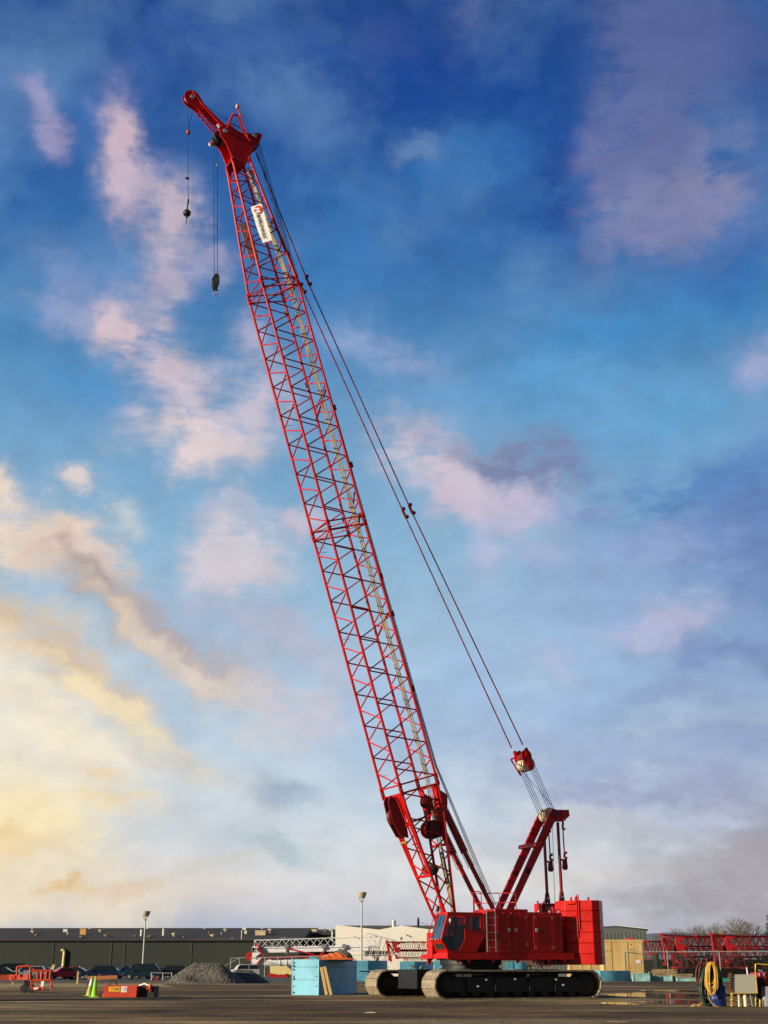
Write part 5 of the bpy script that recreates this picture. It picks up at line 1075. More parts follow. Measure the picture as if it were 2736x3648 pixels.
# ---- boom lift with basket
g = G(118, 3537); Y = g.y; e = empty('boom_lift', (g.x, Y, 0), 0, 'orange boom lift with its railed work basket lowered near the ground', 'boom lift'); o = Vector((g.x, Y, 0))
P = lambda x, y, d=0: M(x * .1567, 3400 + y * .1567, Y + d) - o
FA, BA = -.5, .5
b = MB(); b.beam(P(-900, 560, .6), P(230, 520, .6), .3, .34); b.build('outer_arm', mat('dark_orange_paint', (.3, .03, .01), .5), e)
b = MB(); b.beam(P(225, 525, .4), P(655, 515, .2), .26, .36); b.beam(P(300, 480, .2), P(300, 560, .2), .3, .1, (0, 1, 0)); b.build('inner_arm', ORANGE, e)
b = MB(); b.sweep([P(385, 480), P(385, 290), P(410, 275), P(660, 265)], .07, 8); b.build('hose_hoop', ORANGE, e)
r_ = .075
b = MB()
for d in (FA, BA):
    xx = 0 if d == FA else 25
    b.tube(P(685 + xx, 290, d), P(685 + xx, 570, d), r_, 6); b.tube(P(700 + xx, 375, d), P(1180 + xx, 370, d), r_, 6); b.tube(P(850 + xx, 375, d), P(845 + xx, 580, d), r_ * .8, 6); b.tube(P(950 + xx, 380, d), P(925 + xx, 590, d), r_, 6)
    b.tube(P(690 + xx, 600, d), P(1170 + xx, 580, d), r_, 6); b.tube(P(1145 + xx, 375, d), P(1130 + xx, 580, d), r_, 6); b.tube(P(1060 + xx, 375, d), P(1040 + xx, 580, d), r_ * .8, 6)
    b.tube(P(700 + xx, 600, d), P(715 + xx, 800, d), r_ * .6, 6); b.tube(P(1165 + xx, 580, d), P(1150 + xx, 800, d), r_ * .6, 6)
for x, y in ((690, 290), (700, 375), (1180, 370), (690, 600), (1170, 580), (740, 345)): b.tube(P(x, y, FA), P(x + 15, y, BA), r_, 6)
bk = b.build('basket_frame', ORANGE, e)
b = MB(); b.prism([P(725, 735, FA), P(990, 735, FA), P(980, 815, FA), P(730, 820, FA)], (0, .05, 0)); b.tube(P(830, 640, FA), P(822, 735, FA), .05, 6); b.build('kick_plate', ORANGE, bk)
b = MB(); b.beam(P(770, 778, FA - .08), P(872, 768, FA - .08), .12, .03, (0, 1, 0)); b.build('name_sticker', PRINT, bk)
b = MB(); b.prism([P(940, 590, FA - .05), P(1005, 590, FA - .05), P(985, 735, FA - .05), P(920, 735, FA - .05)], (0, .03, 0)); b.build('white_board', PRINT, bk)
b = MB(); b.box(P(720, 830, FA), P(1150, 810, BA) ); b.build('basket_floor', BLACK, bk)
b = MB(); b.box(P(745, 560, .1), P(900, 440, .35)); b.build('control_box', mat('dark_grey_box', (.05, .055, .05), .7), bk)
b = MB(); b.prism([P(1165, 350, .3), P(1215, 345, .3), P(1245, 220, .3), P(1180, 255, .3)], (0, .3, 0)); b.build('drawing_tube', PALEY, bk)
b = MB(); b.box(P(510, 850, .3), P(720, 590, 1.6)); b.build('chassis', BLACK, e, .05)
for x in (545, 700): b = MB(); b.lathe(Vector((P(x, 800, .2).x, .3, .27)), (0, -1, 0), [(.1, -.15), (.27, -.14), (.27, .14), (.1, .16)], 20); b.build('wheel', RUB, e)
# ---- chain-link fence
def fence():
    line = [(820, 300), (851, 290), (896, 284), (942, 279), (988, 274), (1039, 270), (1140, 252), (1250, 235), (1375, 224), (1500, 215), (1640, 208), (1780, 203), (1920, 199), (2060, 196), (2230, 192), (2383, 190), (2570, 187), (2800, 184)]
    ps = [Vector((Wx(px, Y), Y, 0)) for px, Y in line]; H_ = 3.8; e = empty('chain_link_fence', ps[7], 0, 'long chain link fence with thin grey posts running across the back of the yard', 'fence'); o = Vector(ps[7])
    for p in ps: b = MB(); b.tube(p - o, p - o + Vector((0, 0, H_)), .065, 6); b.build('fence_post', GALV, e)
    b = MB(); b.path([p - o + Vector((0, 0, H_)) for p in ps], .05, 6); b.build('top_rail', GALV, e)
    b = MB(); b.tube(ps[1] - o + Vector((0, 0, H_)), Vector((Wx(790, 300), 300, 1.9)) - o, .06, 6); b.build('end_brace', GALV, e)
    me = bpy.data.meshes.new('wire_mesh'); vs = []; fs = []; uv = []; d = 0
    for i, p in enumerate(ps):
        if i: d += (p - ps[i - 1]).length
        vs += [tuple(p - o + Vector((0, 0, .05))), tuple(p - o + Vector((0, 0, H_ - .03)))]; uv.append(d)
    fs = [(2 * i, 2 * i + 2, 2 * i + 3, 2 * i + 1) for i in range(len(ps) - 1)]; me.from_pydata(vs, [], fs); ul = me.uv_layers.new(name='UVMap')
    for i, f in enumerate(me.polygons):
        for k, li in enumerate(f.loop_indices): ul.data[li].uv = (uv[i] if k in (0, 3) else uv[i + 1], 0 if k in (0, 1) else H_)
    me.materials.append(MESHW); m_ = bpy.data.objects.new('wire_mesh', me); scn.collection.objects.link(m_); m_.parent = e
fence()
# ---- lattice pieces lying in the storage yard
def lattice(b, p, q, w, h, r, bays, up=Vector((0, 0, 1)), w2=None, h2=None):
    p, q = Vector(p), Vector(q); d = (q - p).normalized(); x = d.cross(up).normalized(); y = x.cross(d); w2 = w if w2 is None else w2; h2 = h if h2 is None else h2
    def C(i, t): ww = w + (w2 - w) * t; hh = h + (h2 - h) * t; return p + (q - p) * t + x * (ww / 2 if i in (1, 2) else -ww / 2) + y * (hh / 2 if i > 1 else -hh / 2)
    for i in range(4): b.tube(C(i, 0), C(i, 1), r, 5)
    for i in range(4):
        j = (i + 1) % 4
        for k in range(bays):
            a, c = (i, j) if (k + i) % 2 == 0 else (j, i); b.tube(C(a, k / bays), C(c, (k + 1) / bays), r * .5, 4)
        for k in (0, bays): b.tube(C(i, k / bays), C(j, k / bays), r * .6, 4)
    return C
def lat_thing(px0, px1, pyt, pyb, Y, label, dY=0, m=SHADERED, bays=9, group='red lattice boom sections stored behind the fence', name='lattice_boom_section', extra=True):
    p0, p1 = M(px0, (pyt + pyb) / 2, Y), M(px1, (pyt + pyb) / 2, Y + dY); p1.z = p0.z; h = abs(M(px0, pyt, Y).z - M(px0, pyb, Y).z); base = Vector(((p0.x + p1.x) / 2, (p0.y + p1.y) / 2, p0.z - h / 2))
    b = MB(); lattice(b, p0 - base, p1 - base, h * 1.05, h, .11, bays); o = b.build(name, m); o.location = base
    tag(o, label, 'boom section', group)
    if extra:
        rnd = random.Random(int(px0 + pyt)); e = MB(); d = (p1 - p0)
        for k in range(5): t = rnd.random(); c = p0 - base + d * t + Vector((0, -h * .5 - .05, rnd.uniform(-h * .4, h * .4))); e.piece().beam(c, c + Vector((rnd.uniform(-.3, .3), 0, rnd.uniform(.3, 1.0))), .16, .12, (0, 1, 0))
        for i in (-1, 1):
            for j in (-1, 1): e.piece().beam(p0 - base + Vector((-.35, i * h * .5, j * h * .48)), p0 - base + Vector((.35, i * h * .5, j * h * .48)), .3, .3)
        e.each('connecting_lug', mat('bright_red_paint', (.40, .007, .01), .45), o)
    return o
def butt(px, py, Y, s, label):                       # derricking head: mast tip, struts and head block, s = metres per z-pixel
    k = Y / FPX * s; c = M(px, 3453, Y); base = Vector((c.x, Y, 0)); e = empty('mast_head', base, 0, label, 'mast head', 'red mast heads in the storage yard')
    def P(dx, dy, d=0): q = M(px + dx * s, py + dy * s, Y); return q - base + Vector((0, d, 0))
    BR = mat('bright_red_paint', (.40, .007, .01), .45)
    b = MB(); b.tube(P(0, 0), P(15, 100), .14, 8, .12); b.prism([P(9, 95), P(18, 95), P(23, 109), P(8, 109)], (0, .3, 0)); b.lathe(P(1, 0, .2), (0, -1, 0), [(.28, -.15), (.28, .3)], 12); b.build('hanging_strut', BR, e)
    for d in (0, 1.6): 
        b = MB(); b.tube(P(0, 0, d), P(104, 4, d), .12, 6); b.build('top_bar', SHADERED, e)
    for d in (0, 1.6):
        b = MB(); b.beam(P(14, 10, d), P(58, 92, d), .22, .5, (0, 1, 0)); b.beam(P(8, 12, d + .3), P(50, 70, d + .3), .14, .2, (0, 1, 0)); b.build('inclined_leg', SHADERED, e)
    b = MB(); b.prism([P(48, 32), P(52, 6), P(82, 2), P(80, 14), P(66, 16), P(58, 30), P(80, 32), P(74, 66), P(58, 64)], (0, .5, 0)); b.prism([P(52, 84), P(60, 70), P(64, 92), P(74, 98), P(52, 100)], (0, .4, 0)); b.build('head_block', BR, e)
    b = MB(); b.box(P(48, 36, 1.0), P(74, 62, 2.0)); b.build('head_box', mat('dark_red_paint2', (.12, .004, .006), .5), e)
butt(2357, 3331, 207, 1.0, 'left red mast head with a long slanting strut, behind the fence')
butt(2534, 3330, 206, 1.0, 'right red mast head with a long slanting strut, behind the hose coils')
butt(1377, 3355, 262, .62, 'small red mast head seen just left of the crane cab')
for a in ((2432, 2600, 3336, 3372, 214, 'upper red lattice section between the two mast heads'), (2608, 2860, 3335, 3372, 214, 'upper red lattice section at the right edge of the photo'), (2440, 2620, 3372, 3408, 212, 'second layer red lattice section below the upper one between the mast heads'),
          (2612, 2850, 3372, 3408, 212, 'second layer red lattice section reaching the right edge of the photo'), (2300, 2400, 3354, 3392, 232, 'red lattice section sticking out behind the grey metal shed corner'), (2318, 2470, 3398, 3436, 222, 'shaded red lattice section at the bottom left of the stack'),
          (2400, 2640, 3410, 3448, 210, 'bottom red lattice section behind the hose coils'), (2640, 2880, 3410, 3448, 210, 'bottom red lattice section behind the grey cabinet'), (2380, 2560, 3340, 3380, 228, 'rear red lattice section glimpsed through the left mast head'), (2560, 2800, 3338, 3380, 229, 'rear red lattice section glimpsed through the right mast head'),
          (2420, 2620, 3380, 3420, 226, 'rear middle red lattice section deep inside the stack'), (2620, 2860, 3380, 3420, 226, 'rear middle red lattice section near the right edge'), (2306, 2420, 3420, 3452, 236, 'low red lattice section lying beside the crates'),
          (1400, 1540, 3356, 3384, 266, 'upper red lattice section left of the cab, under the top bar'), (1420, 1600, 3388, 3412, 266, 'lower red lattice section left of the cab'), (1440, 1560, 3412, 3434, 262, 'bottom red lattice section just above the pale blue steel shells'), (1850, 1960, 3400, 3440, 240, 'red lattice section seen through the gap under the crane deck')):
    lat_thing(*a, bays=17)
b = MB(); e = empty('support_rack', (Wx(2560, 212), 212, 0), 0, 'dark steel rack carrying the stacked red lattice sections', 'rack'); o = Vector(e.location)
for px in (2330, 2420, 2520, 2620, 2720, 2810):
    b = MB(); x = Wx(px, 216) - o.x; b.box((x - .2, 0, 0), (x + .2, 3.5, zof(3402, 212))); b.build('rack_post', BLACK, e)
b = MB(); b.box((Wx(2312, 212) - o.x, 4.5, .1), (Wx(2840, 212) - o.x, 5.2, 2.9)); b.build('rack_beam', mat('dark_green_black', (.01, .016, .013), .8), e)
# ---- white telescopic boom
Y = 285; e = empty('telescopic_boom', (Wx(1100, Y), Y, 0), 0, 'white telescopic crane boom carrying a white lattice extension, lying behind the fence', 'crane boom'); o = Vector(e.location)
P = lambda x, y, d=0: M(860 + x * .22905, 3330 + y * .22905, Y + d) - o
b = MB(); b.prism([P(165, 195), P(1700, 160), P(2160, 165), P(2160, 240), P(1700, 255), P(165, 285)], (0, 1.2, 0)); b.build('main_boom', WHITE, e, .05)
b = MB(); b.tube(P(300, 430, .6), P(1000, 420, .6), .95, 16); b.tube(P(300, 430, .6), P(160, 440, .6), .85, 16)
for x in (600, 700): b.tube(P(x, 428, .6), P(x + 12, 428, .6), 1.05, 16)
b.build('lower_boom', WHITE, e)
b = MB(); b.prism([P(165, 185), P(300, 170), P(330, 260), P(210, 350), P(260, 400), P(300, 500), P(170, 490)], (0, .6, 0)); b.build('head_plate', WHITE, e)
b = MB(); b.lathe(P(130, 335, .4), (0, -1, 0), [(.3, -.3), (.9, -.25), (.75, 0), (.9, .25), (.3, .3)], 20); b.build('head_sheave', mat('bright_red_paint', (.5, .01, .015)), e)
b = MB(); b.beam(P(400, 360, -.1), P(1350, 320, -.1), .3, 1.5, (0, 1, 0)); b.beam(P(730, 215, -.2), P(1130, 310, -.2), .25, .5, (0, 1, 0)); b.beam(P(1230, 320, -.2), P(1260, 265, -.2), .4, .6, (0, 1, 0)); b.build('luffing_cylinder', mat('bright_red_paint', (.5, .01, .015)), e)
b = MB(); b.beam(P(255, 170, -.3), P(350, 335, -.3), .3, 1.1, (0, 1, 0)); b.beam(P(350, 335, -.3), P(210, 495, -.3), .3, .9, (0, 1, 0)); b.prism([P(195, 125, -.3), P(240, 130, -.3), P(250, 180, -.3), P(205, 165, -.3)], (0, .5, 0)); b.build('folding_link', mat('bright_red_paint', (.5, .01, .015)), e)
b = MB(); lattice(b, P(205, 145, .6), P(2150, 110, .6), 1.5, 1.5, .10, 18, w2=1.5, h2=2.0); b.build('lattice_extension', WHITE, e)
b = MB(); lattice(b, P(1900, 160, .2), P(2350, 300, .2), 1.8, 5.0, .14, 10, w2=1.2, h2=5.5); b.build('extension_base', WHITE, e)
for x in (700, 1280, 1600): b = MB(); b.box(P(x - 15, 300, -.25), P(x + 15, 165, 0)); b.lathe(P(x, 180, -.3), (0, -1, 0), [(.5, 0), (.5, .2)], 10); b.build('boom_clamp', GREY, e)
b = MB(); b.beam(P(2270, 130, -.4), P(2330, 420, -.4), .5, 1.5, (0, 1, 0)); b.beam(P(2350, 120, -.3), P(2420, 240, -.3), .5, 1.2, (0, 1, 0)); b.build('red_end_frame', mat('bright_red_paint', (.5, .01, .015)), e)
b = MB(); b.box(P(1900, 330, .1), P(2300, 250, .8)); b.build('winch', mat('dark_grey_box', (.05, .055, .05), .7), e)
b = MB()
for x in (260, 1500, 2100): b.piece().box((P(x, 0).x - .5, 0, 0), (P(x, 0).x + .5, 1.2, P(x, 460 if x < 1000 else 250).z))
b.each('support_block', mat('dark_timber', (.06, .04, .025)), e)
# yellow box on a red trailer
Y = 262; e = empty('counterweight_trailer', (Wx(1000, Y), Y, 0), 0, 'pale yellow steel box on a red base behind the fence posts', 'trailer'); o = Vector(e.location); P = lambda px, py, d=0: M(px, py, Y + d) - o
b = MB(); b.prism([P(962, 3441), P(1022, 3442), P(1040, 3456), P(1040, 3472), P(963, 3472)], (0, 2.4, 0)); b.build('yellow_box', PALEY, e, .04)
b = MB(); b.prism([P(955, 3466), P(1008, 3474), P(1022, 3468), P(1025, 3487), P(985, 3487), P(957, 3481)], (0, 2.5, 0)); 
for v in range(len(b.v)): b.v[v] = (b.v[v][0], b.v[v][1] - .2, max(.0, b.v[v][2]))
b.build('red_base', mat('bright_red_paint', (.5, .01, .015)), e)
b = MB(); b.box((P(1026, 3480).x, 0, 0), (P(1045, 3480).x, 2, P(1040, 3473).z)); b.build('brown_box', mat('brown_steel', (.14, .08, .04), .8), e)
# ---- pale blue steel shells
def shell(pts, z0, z1, th_, label, rows=(), flange=True, m=BLUE, name='steel_shell'):
    base = Vector((pts[0][0], pts[0][1], 0)); ps = [Vector((x, y, 0)) - base for x, y in pts]; e = MB(); n = len(ps); vs = []
    nr = []
    for i in range(n):
        d = (ps[min(i + 1, n - 1)] - ps[max(i - 1, 0)]).normalized(); nr.append(Vector((-d.y, d.x, 0)) * th_)
    for i in range(n): vs += [ps[i] + Vector((0, 0, z0)), ps[i] + Vector((0, 0, z1)), ps[i] + nr[i] + Vector((0, 0, z1)), ps[i] + nr[i] + Vector((0, 0, z0))]
    fs = [(0, 1, 2, 3), tuple(4 * (n - 1) + k for k in (3, 2, 1, 0))]
    for i in range(n - 1):
        for k in range(4): fs.append((4 * i + k, 4 * i + 4 + k, 4 * i + 4 + (k + 1) % 4, 4 * i + (k + 1) % 4))
    e.add(vs, fs); o = e.build(name, m); o.location = base; tag(o, label, 'steel shell', 'pale blue steel shells in the yard')
    for zr in rows:
        b = MB()
        for i in range(n - 1): b.prism([ps[i] - nr[i] * .12 + Vector((0, 0, zr)), ps[i + 1] - nr[i + 1] * .12 + Vector((0, 0, zr)), ps[i + 1] - nr[i + 1] * .12 + Vector((0, 0, zr + .025)), ps[i] - nr[i] * .12 + Vector((0, 0, zr + .025))], nr[i] * .11)
        b.build('seam', mat('dark_blue_seam', (.03, .16, .26), .6), o)
    if flange:
        for i in (0, n - 1):
            b = MB(); c = ps[i]; f = nr[i].normalized() * -.02; t = (ps[1] - ps[0]).normalized() * (.04 if i == 0 else -.04); b.prism([c + f + t, c + nr[i] * 1.8, c + nr[i] * 1.8 - t, c + f - t], Vector((0, 0, z1 + .02))); b.build('end_flange', m, o)
            for k in range(3):
                b = MB(); z = z1 * (.25 + .27 * k); b.lathe(c + t * (3 if i == 0 else 3) + f * 1.5 + Vector((0, 0, z)), f, [(.035, 0), (.035, .03)], 8); b.build('bolt_hole', INK, o)
    return o
def arc(c, r, a0, a1, n=18): return [(c[0] + r * math.cos(R(a0 + (a1 - a0) * i / n)), c[1] + r * math.sin(R(a0 + (a1 - a0) * i / n))) for i in range(n + 1)]
gL, gK, gR = G(1041, 3544.5), G(1133, 3545.5), G(1268, 3537.5)
zt = zof(3418, gK.y, 1100)
def bulge(p, q, s, n=14):
    p, q = Vector((p.x, p.y)), Vector((q.x, q.y)); d = q - p; nn = Vector((d.y, -d.x)).normalized() * s; return [tuple(p + d * (i / n) + nn * math.sin(math.pi * i / n)) for i in range(n + 1)]
shA = shell(bulge(gL, gK, .06), 0, zt, .08, 'nearest pale blue steel shell in full sun, left of the two leaning planks', (zt * .42, zt * .78))
shB = shell(bulge(G(1136, 3545), gR, .55), 0, zt * .995, .08, 'dark shaded side of the curved blue steel shell that the two planks lean on', (zt * .42, zt * .78))
b = MB(); o_ = Vector(shA.location); p = lambda px, py, d=0: M(px, py, gL.y + d) - o_
b.sweep([p(1055, 3412, -.1), p(1054, 3440, -.1), p(1053, 3468, -.1)], .02, 6); b.sweep([p(1053 + 4 * math.cos(t), 3482 + 14 * math.sin(t), -.1) for t in [i * math.pi / 6 for i in range(12)]], .02, 6, True); b.build('lifting_chain', GREY, shA)
b = MB(); q0 = p(1100, 3417, .15); b.box((p(1100, 3417).x, .1, zt), (p(1128, 3417).x, .16, zt + .16)); b.build('top_plate', BLUE, shA)
for px, py in ((1046, 3429), (1046, 3440), (1046, 3454), (1046, 3487), (1045, 3536)):
    b = MB(); b.lathe(p(px, py, -.12), (0, -1, 0), [(.05, 0), (.05, .03)], 10); b.build('bolt_hole', mat('rust_dark', (.07, .03, .02), .8), shA)
b = MB(); b.box(p(1036, 3519, .1), p(1043, 3500, .3)); b.build('rusty_bracket', mat('rust', (.25, .08, .03), .9), shA)
b = MB()
for py0, py1 in ((3424, 3434), (3440, 3452), (3484, 3504)): b.piece().box(p(1125, py1, -.05), p(1128, py0, -.12))
b.each('latch', mat('rust_dark', (.07, .03, .02)), shA)
# planks leaning on it
for (xt, yt, xb, yb, lab) in ((1144, 3446, 1163, 3541, 'left one of the two pine planks leaning on the blue steel shell'), (1156, 3444, 1179, 3540, 'right one of the two pine planks leaning on the blue steel shell')):
    A_ = M(xb, yb, gK.y - .45); A_.z = .03; T_ = M(xt, yt, gK.y - .05); b = MB(); b.beam(Vector((0, 0, 0)), T_ - A_, .17, .07, (0, 1, 0)); o = b.build('wooden_plank', WOOD); o.location = A_; tag(o, lab, 'plank', 'pine planks leaning on the blue shell')
# tarpaulin heap on the shells
def tarp():
    rnd = random.Random(8); c = (M(1190, 3415, gK.y + 2).x, gK.y + 2.2); e = empty('tarpaulin_heap', (c[0], c[1], zt), 0, 'crumpled orange tarpaulin heaped on top of the blue steel shells', 'tarpaulin')
    b = MB(); b.box((-.7, -.9, -.08), (1.15, 1.6, -.0)); b.build('carrying_board', mat('grey_board', (.12, .12, .11), .8), e)
    def heap(x0, x1, h, y0, seed, m, nm):
        rr = random.Random(seed); ph = [(rr.uniform(2, 11), rr.uniform(2, 9), rr.uniform(0, 6)) for _ in range(9)]; nx, ny = 70, 16; vs = []
        for j in range(ny + 1):
            for i in range(nx + 1):
                x = x0 + (x1 - x0) * i / nx; y = y0 + 1.1 * j / ny; en = math.sin(math.pi * i / nx) ** .5 * math.sin(math.pi * j / ny) ** .6
                z = en * h * (.62 + .14 * sum(abs(math.sin(a * x + b_ * y + c_)) for a, b_, c_ in ph[:5]) / 1.5) + rr.uniform(0, .025) * en; vs.append((x, y, z))
        bb = MB(); n = nx + 1; bb.add(vs, [(j * n + i, j * n + i + 1, (j + 1) * n + i + 1, (j + 1) * n + i) for j in range(ny) for i in range(nx)]); bb.build(nm, m, e)
    heap(-2.0, 1.4, .16, -1.1, 1, TARP, 'tarpaulin_fold'); heap(-.9, 1.0, .42, -.7, 2, TARP, 'tarpaulin_fold'); heap(-.3, 1.2, .62, .2, 3, mat('grey_netting', (.1, .11, .1), .9, 0, .4, 5), 'grey_netting')
tarp()
# shells further back
def gp2(px, Y): return Vector((Wx(px, Y), Y, 0))
def tier(px0, px1, px2, Y, z0, z1, lab, dY=5):
    a = [tuple(gp2(px0, Y).xy), tuple(gp2(px1, Y + .2).xy)]; bpts = bulge(gp2(px1 + .5, Y + .3), gp2(px2, Y + dY), .7)
    shell(a + bpts, z0, z1, .12, lab, (), False)
tier(1267, 1310, 1381, 182, 0, 1.35, 'lower of the two stacked pale blue shells between the front shells and the crane tracks')
tier(1266, 1311, 1380, 181.7, 1.37, zof(3422, 182, 1300), 'upper of the two stacked pale blue shells between the front shells and the crane tracks')
tier(1425, 1478, 1545, 178, 0, zof(3425, 178, 1450), 'pale blue shell seen above the far crane track, left of the cab')
tier(1548, 1600, 1640, 176, 0, zof(3422, 176, 1560), 'pale blue shell seen under the cab floor of the crane')
tier(1803, 1830, 1880, 176, 0, zof(3428, 176, 1820), 'small pale blue shell glimpsed behind the turntable of the crane', 2)
shR = shell([tuple(gp2(2080, 190).xy), tuple(gp2(2120, 183).xy), tuple(gp2(2139, 180).xy)] + bulge(gp2(2140, 180), gp2(2247, 184), 1.0), 0, zof(3458, 181, 2200), .12, 'low curved pale blue shell on the ground in front of the large plywood crate', (), True)
# ---- crates
def crate(px0, px1, pyt, Y, battens, label, rz=0):
    p0, p1 = M(px0, 3453, Y), M(px1, 3453, Y); z = zof(pyt, Y, (px0 + px1) / 2); e = empty('wooden_crate', (p0.x, Y, 0), rz, label, 'crate', 'big plywood crates'); w = p1.x - p0.x
    b = MB(); b.box((0, 0, .2), (w, 3.4, z)); b.build('plywood_box', PLY, e)
    for t in battens: b = MB(); b.box((w * t - .05, -.04, .2), (w * t + .05, -.002, z - .05)); b.build('batten', mat('dark_edge_timber', (.38, .25, .09), .8), e)
    b = MB(); b.box((-.05, -.06, z - .28), (w + .05, -.003, z + .02)); b.build('top_board', PLY, e)
    for t in (.05, .5, .9): b = MB(); b.box((w * t, -.1, 0), (w * t + .3, 3.4, .2)); b.build('skid', WOOD, e)
    return e, w, z
e, w, z = crate(2150, 2296, 3348, 192, (.03, .22, .62, .98), 'large plywood crate standing right of the red counterweights')
b = MB(); b.box((w * .8, -.07, z * .42), (w * .92, -.055, z * .5)); b.build('paper_label', PRINT, e)
b = MB()
for t, zz in ((.1, .72), (.18, .71), (.68, .74), (.76, .74), (.7, .86)): b.piece().box((w * t, -.02, z * zz), (w * t + .12, -.004, z * zz + .18))
b.each('stencil_mark', INK, e)
b = MB(); b.box((w * .62, .5, z), (w * .8, 1.2, z + .3)); b.build('red_strap_bundle', MAROON, e)
crate(2030, 2138, 3375, 200, (.03, .4, .7, .97), 'second plywood crate mostly hidden behind the crane counterweights')
# ---- timber and scrap along the fence
def boards(px0, px1, Y, z0, z1, rows, label, seed):
    rnd = random.Random(seed); p0 = Wx(px0, Y); L_ = Wx(px1, Y) - p0; e = empty('timber_stack', (p0, Y, 0), 0, label, 'timber stack', 'timber stacks by the fence')
    for r in range(rows):
        for c in range(3):
            b = MB(); z = z0 + (z1 - z0) * r / rows; d = rnd.uniform(-.25, .25); b.box((d, c * .5, z), (L_ + d - (r * .05 * L_ if 'low' in label else 0), c * .5 + .42, z + (z1 - z0) / rows * .82)); b.build('board', mat('weathered_timber', (.30, .21, .11), .9, 0, .4, 2, c2=(.45, .33, .18)), e)
    for t in (.1, .8): b = MB(); b.box((L_ * t, 0, 0), (L_ * t + .3, 1.6, z0)); b.build('bearer', BLACK, e)
boards(2335, 2414, 184, .62, 1.55, 4, 'higher timber stack behind the fence post right of the crates', 1)
boards(2414, 2474, 183, .3, .95, 3, 'low timber stack tapering towards the hose coils', 2)
def scrap(px0, px1, pyt, Y, label, m=PALEB, d=.8):
    p = Wx(px0, Y); L_ = Wx(px1, Y) - p; z = max(.15, zof(pyt, Y, px0)); b = MB(); b.box((0, 0, 0), (L_, d, z * .9)); b.box((0, -.05, z * .86), (L_, d, z)); b.box((-.05, -.06, 0), (.1, .0, z + .12)); b.box((L_ - .1, -.06, 0), (L_ + .06, .0, z + .2)); o = b.build('concrete_block', m); o.location = (p, Y, 0); tag(o, label, 'steel beam', 'faded blue beams along the fence'); o.name = 'steel_beam'
scrap(2256, 2314, 3467, 180, 'faded blue beam with peeling paint right of the low curved shell')
scrap(2320, 2394, 3476.5, 181, 'faded blue beam lying under the higher timber stack')
scrap(2413, 2480, 3484, 180, 'thin faded blue beam nearest to the hose coils')
scrap(2440, 2480, 3478, 184, 'short faded blue beam on top of the ground behind the thin one')
scrap(2562, 2597, 3484, 176, 'short teal beam between the hose coils and the grey cabinet', mat('teal_paint', (.03, .25, .22), .6))
# ---- hose coils, barrel, cabinet at the right foreground
Y6 = gy(3587)
def P6(x, y, d=0): return M(2460 + x * .1664, 3380 + y * .1664, Y6 + d)
def rel(p, o): return Vector(p) - Vector(o)
S6 = Y6 / FPX * .1664
base = P6(420, 1240); base.z = 0
e = empty('hose_stand', base, 0, 'steel stand hung with dull red and dark green hose coils', 'hose stand')
b = MB(); b.tube(rel(P6(350, 1240, .25), base) * 1, rel(P6(345, 200, .25), base), .035, 8); b.tube(rel(P6(640, 1240, .3), base), rel(P6(560, 330, .3), base), .03, 8); b.tube(rel(P6(250, 300, .3), base), rel(P6(600, 340, .3), base), .035, 8); b.tube(rel(P6(250, 190, .3), base), rel(P6(130, 800, .3), base), .02, 6); b.tube(rel(P6(190, 780, .5), base), rel(P6(240, 1230, .5), base), .02, 6); b.build('post', mat('rusty_steel', (.12, .05, .03), .8), e)
def loops(name, m, cx, cy, rx, ry, n, r, dd, jit, seed, par, o, tilt=0.):
    rnd = random.Random(seed)
    for k in range(n):
        pts = []; a_, c_ = rnd.uniform(-jit, jit), rnd.uniform(-jit, jit); ex = rnd.uniform(0, 6.3)
        for i in range(40):
            t = 2 * math.pi * i / 40; x = cx + (rx + a_) * math.cos(t) + tilt * math.sin(t); y = cy + (ry + c_) * math.sin(t) + jit * .25 * math.sin(3 * t + ex)
            pts.append(rel(P6(x + k * 2, y, dd + k * .03), o))
        b = MB(); b.sweep(pts, r, 7, True); b.build(name, m, par)
loops('red_hose_coil', HOSER, 290, 540, 145, 290, 13, .036, .35, 30, 2, e, base, -20)
loops('green_hose_coil', HOSEG, 400, 770, 185, 420, 20, .045, .02, 48, 3, e, base, -25)
b = MB(); b.lathe(rel(P6(450, 620, .28), base), (0, -1, 0), [(.001, 0), (.34, 0), (.34, .1), (.001, .1)], 28)
for i in range(len(b.v)): v = b.v[i]; c = rel(P6(450, 620, .28), base); b.v[i] = (c.x + (v[0] - c.x) * .62, v[1], c.z + (v[2] - c.z) * 1.25)
b.build('reel_drum', BLACK, e)
b = MB(); b.lathe(rel(P6(430, 480, .05), base), (0, -1, 0), [(.05, 0), (.05, .05)], 10); b.build('red_marker', MAROON, e)
e = empty('yellow_hose_coil', P6(455, 300, -.12), 0, 'bright yellow air hose hung in long loops over the dark green coil', 'hose coil'); o = Vector(e.location); rnd = random.Random(12)
for k in range(20):
    w_ = rnd.uniform(68, 122); top = rnd.uniform(285, 330); bot = rnd.uniform(740, 930) if k < 17 else rnd.uniform(930, 1010); cx = 450 + rnd.uniform(-22, 24); pts = []; ex = rnd.uniform(0, 6)
    for i in range(44):
        t = 2 * math.pi * i / 44; sx = math.cos(t); sy = math.sin(t); wd = w_ * (1 + .28 * max(0, sy)) ; x = cx + wd * sx * (abs(sx) ** -.15 if abs(sx) > .05 else 1) + 6 * math.sin(3 * t + ex); y = (top + bot) / 2 + (bot - top) / 2 * sy
        pts.append(rel(P6(x, y, -.12 - .012 * k + .01 * math.sin(2 * t + ex)), o))
    b = MB(); b.sweep(pts, .02, 6, True); b.build('hose_loop', HOSEY, e)
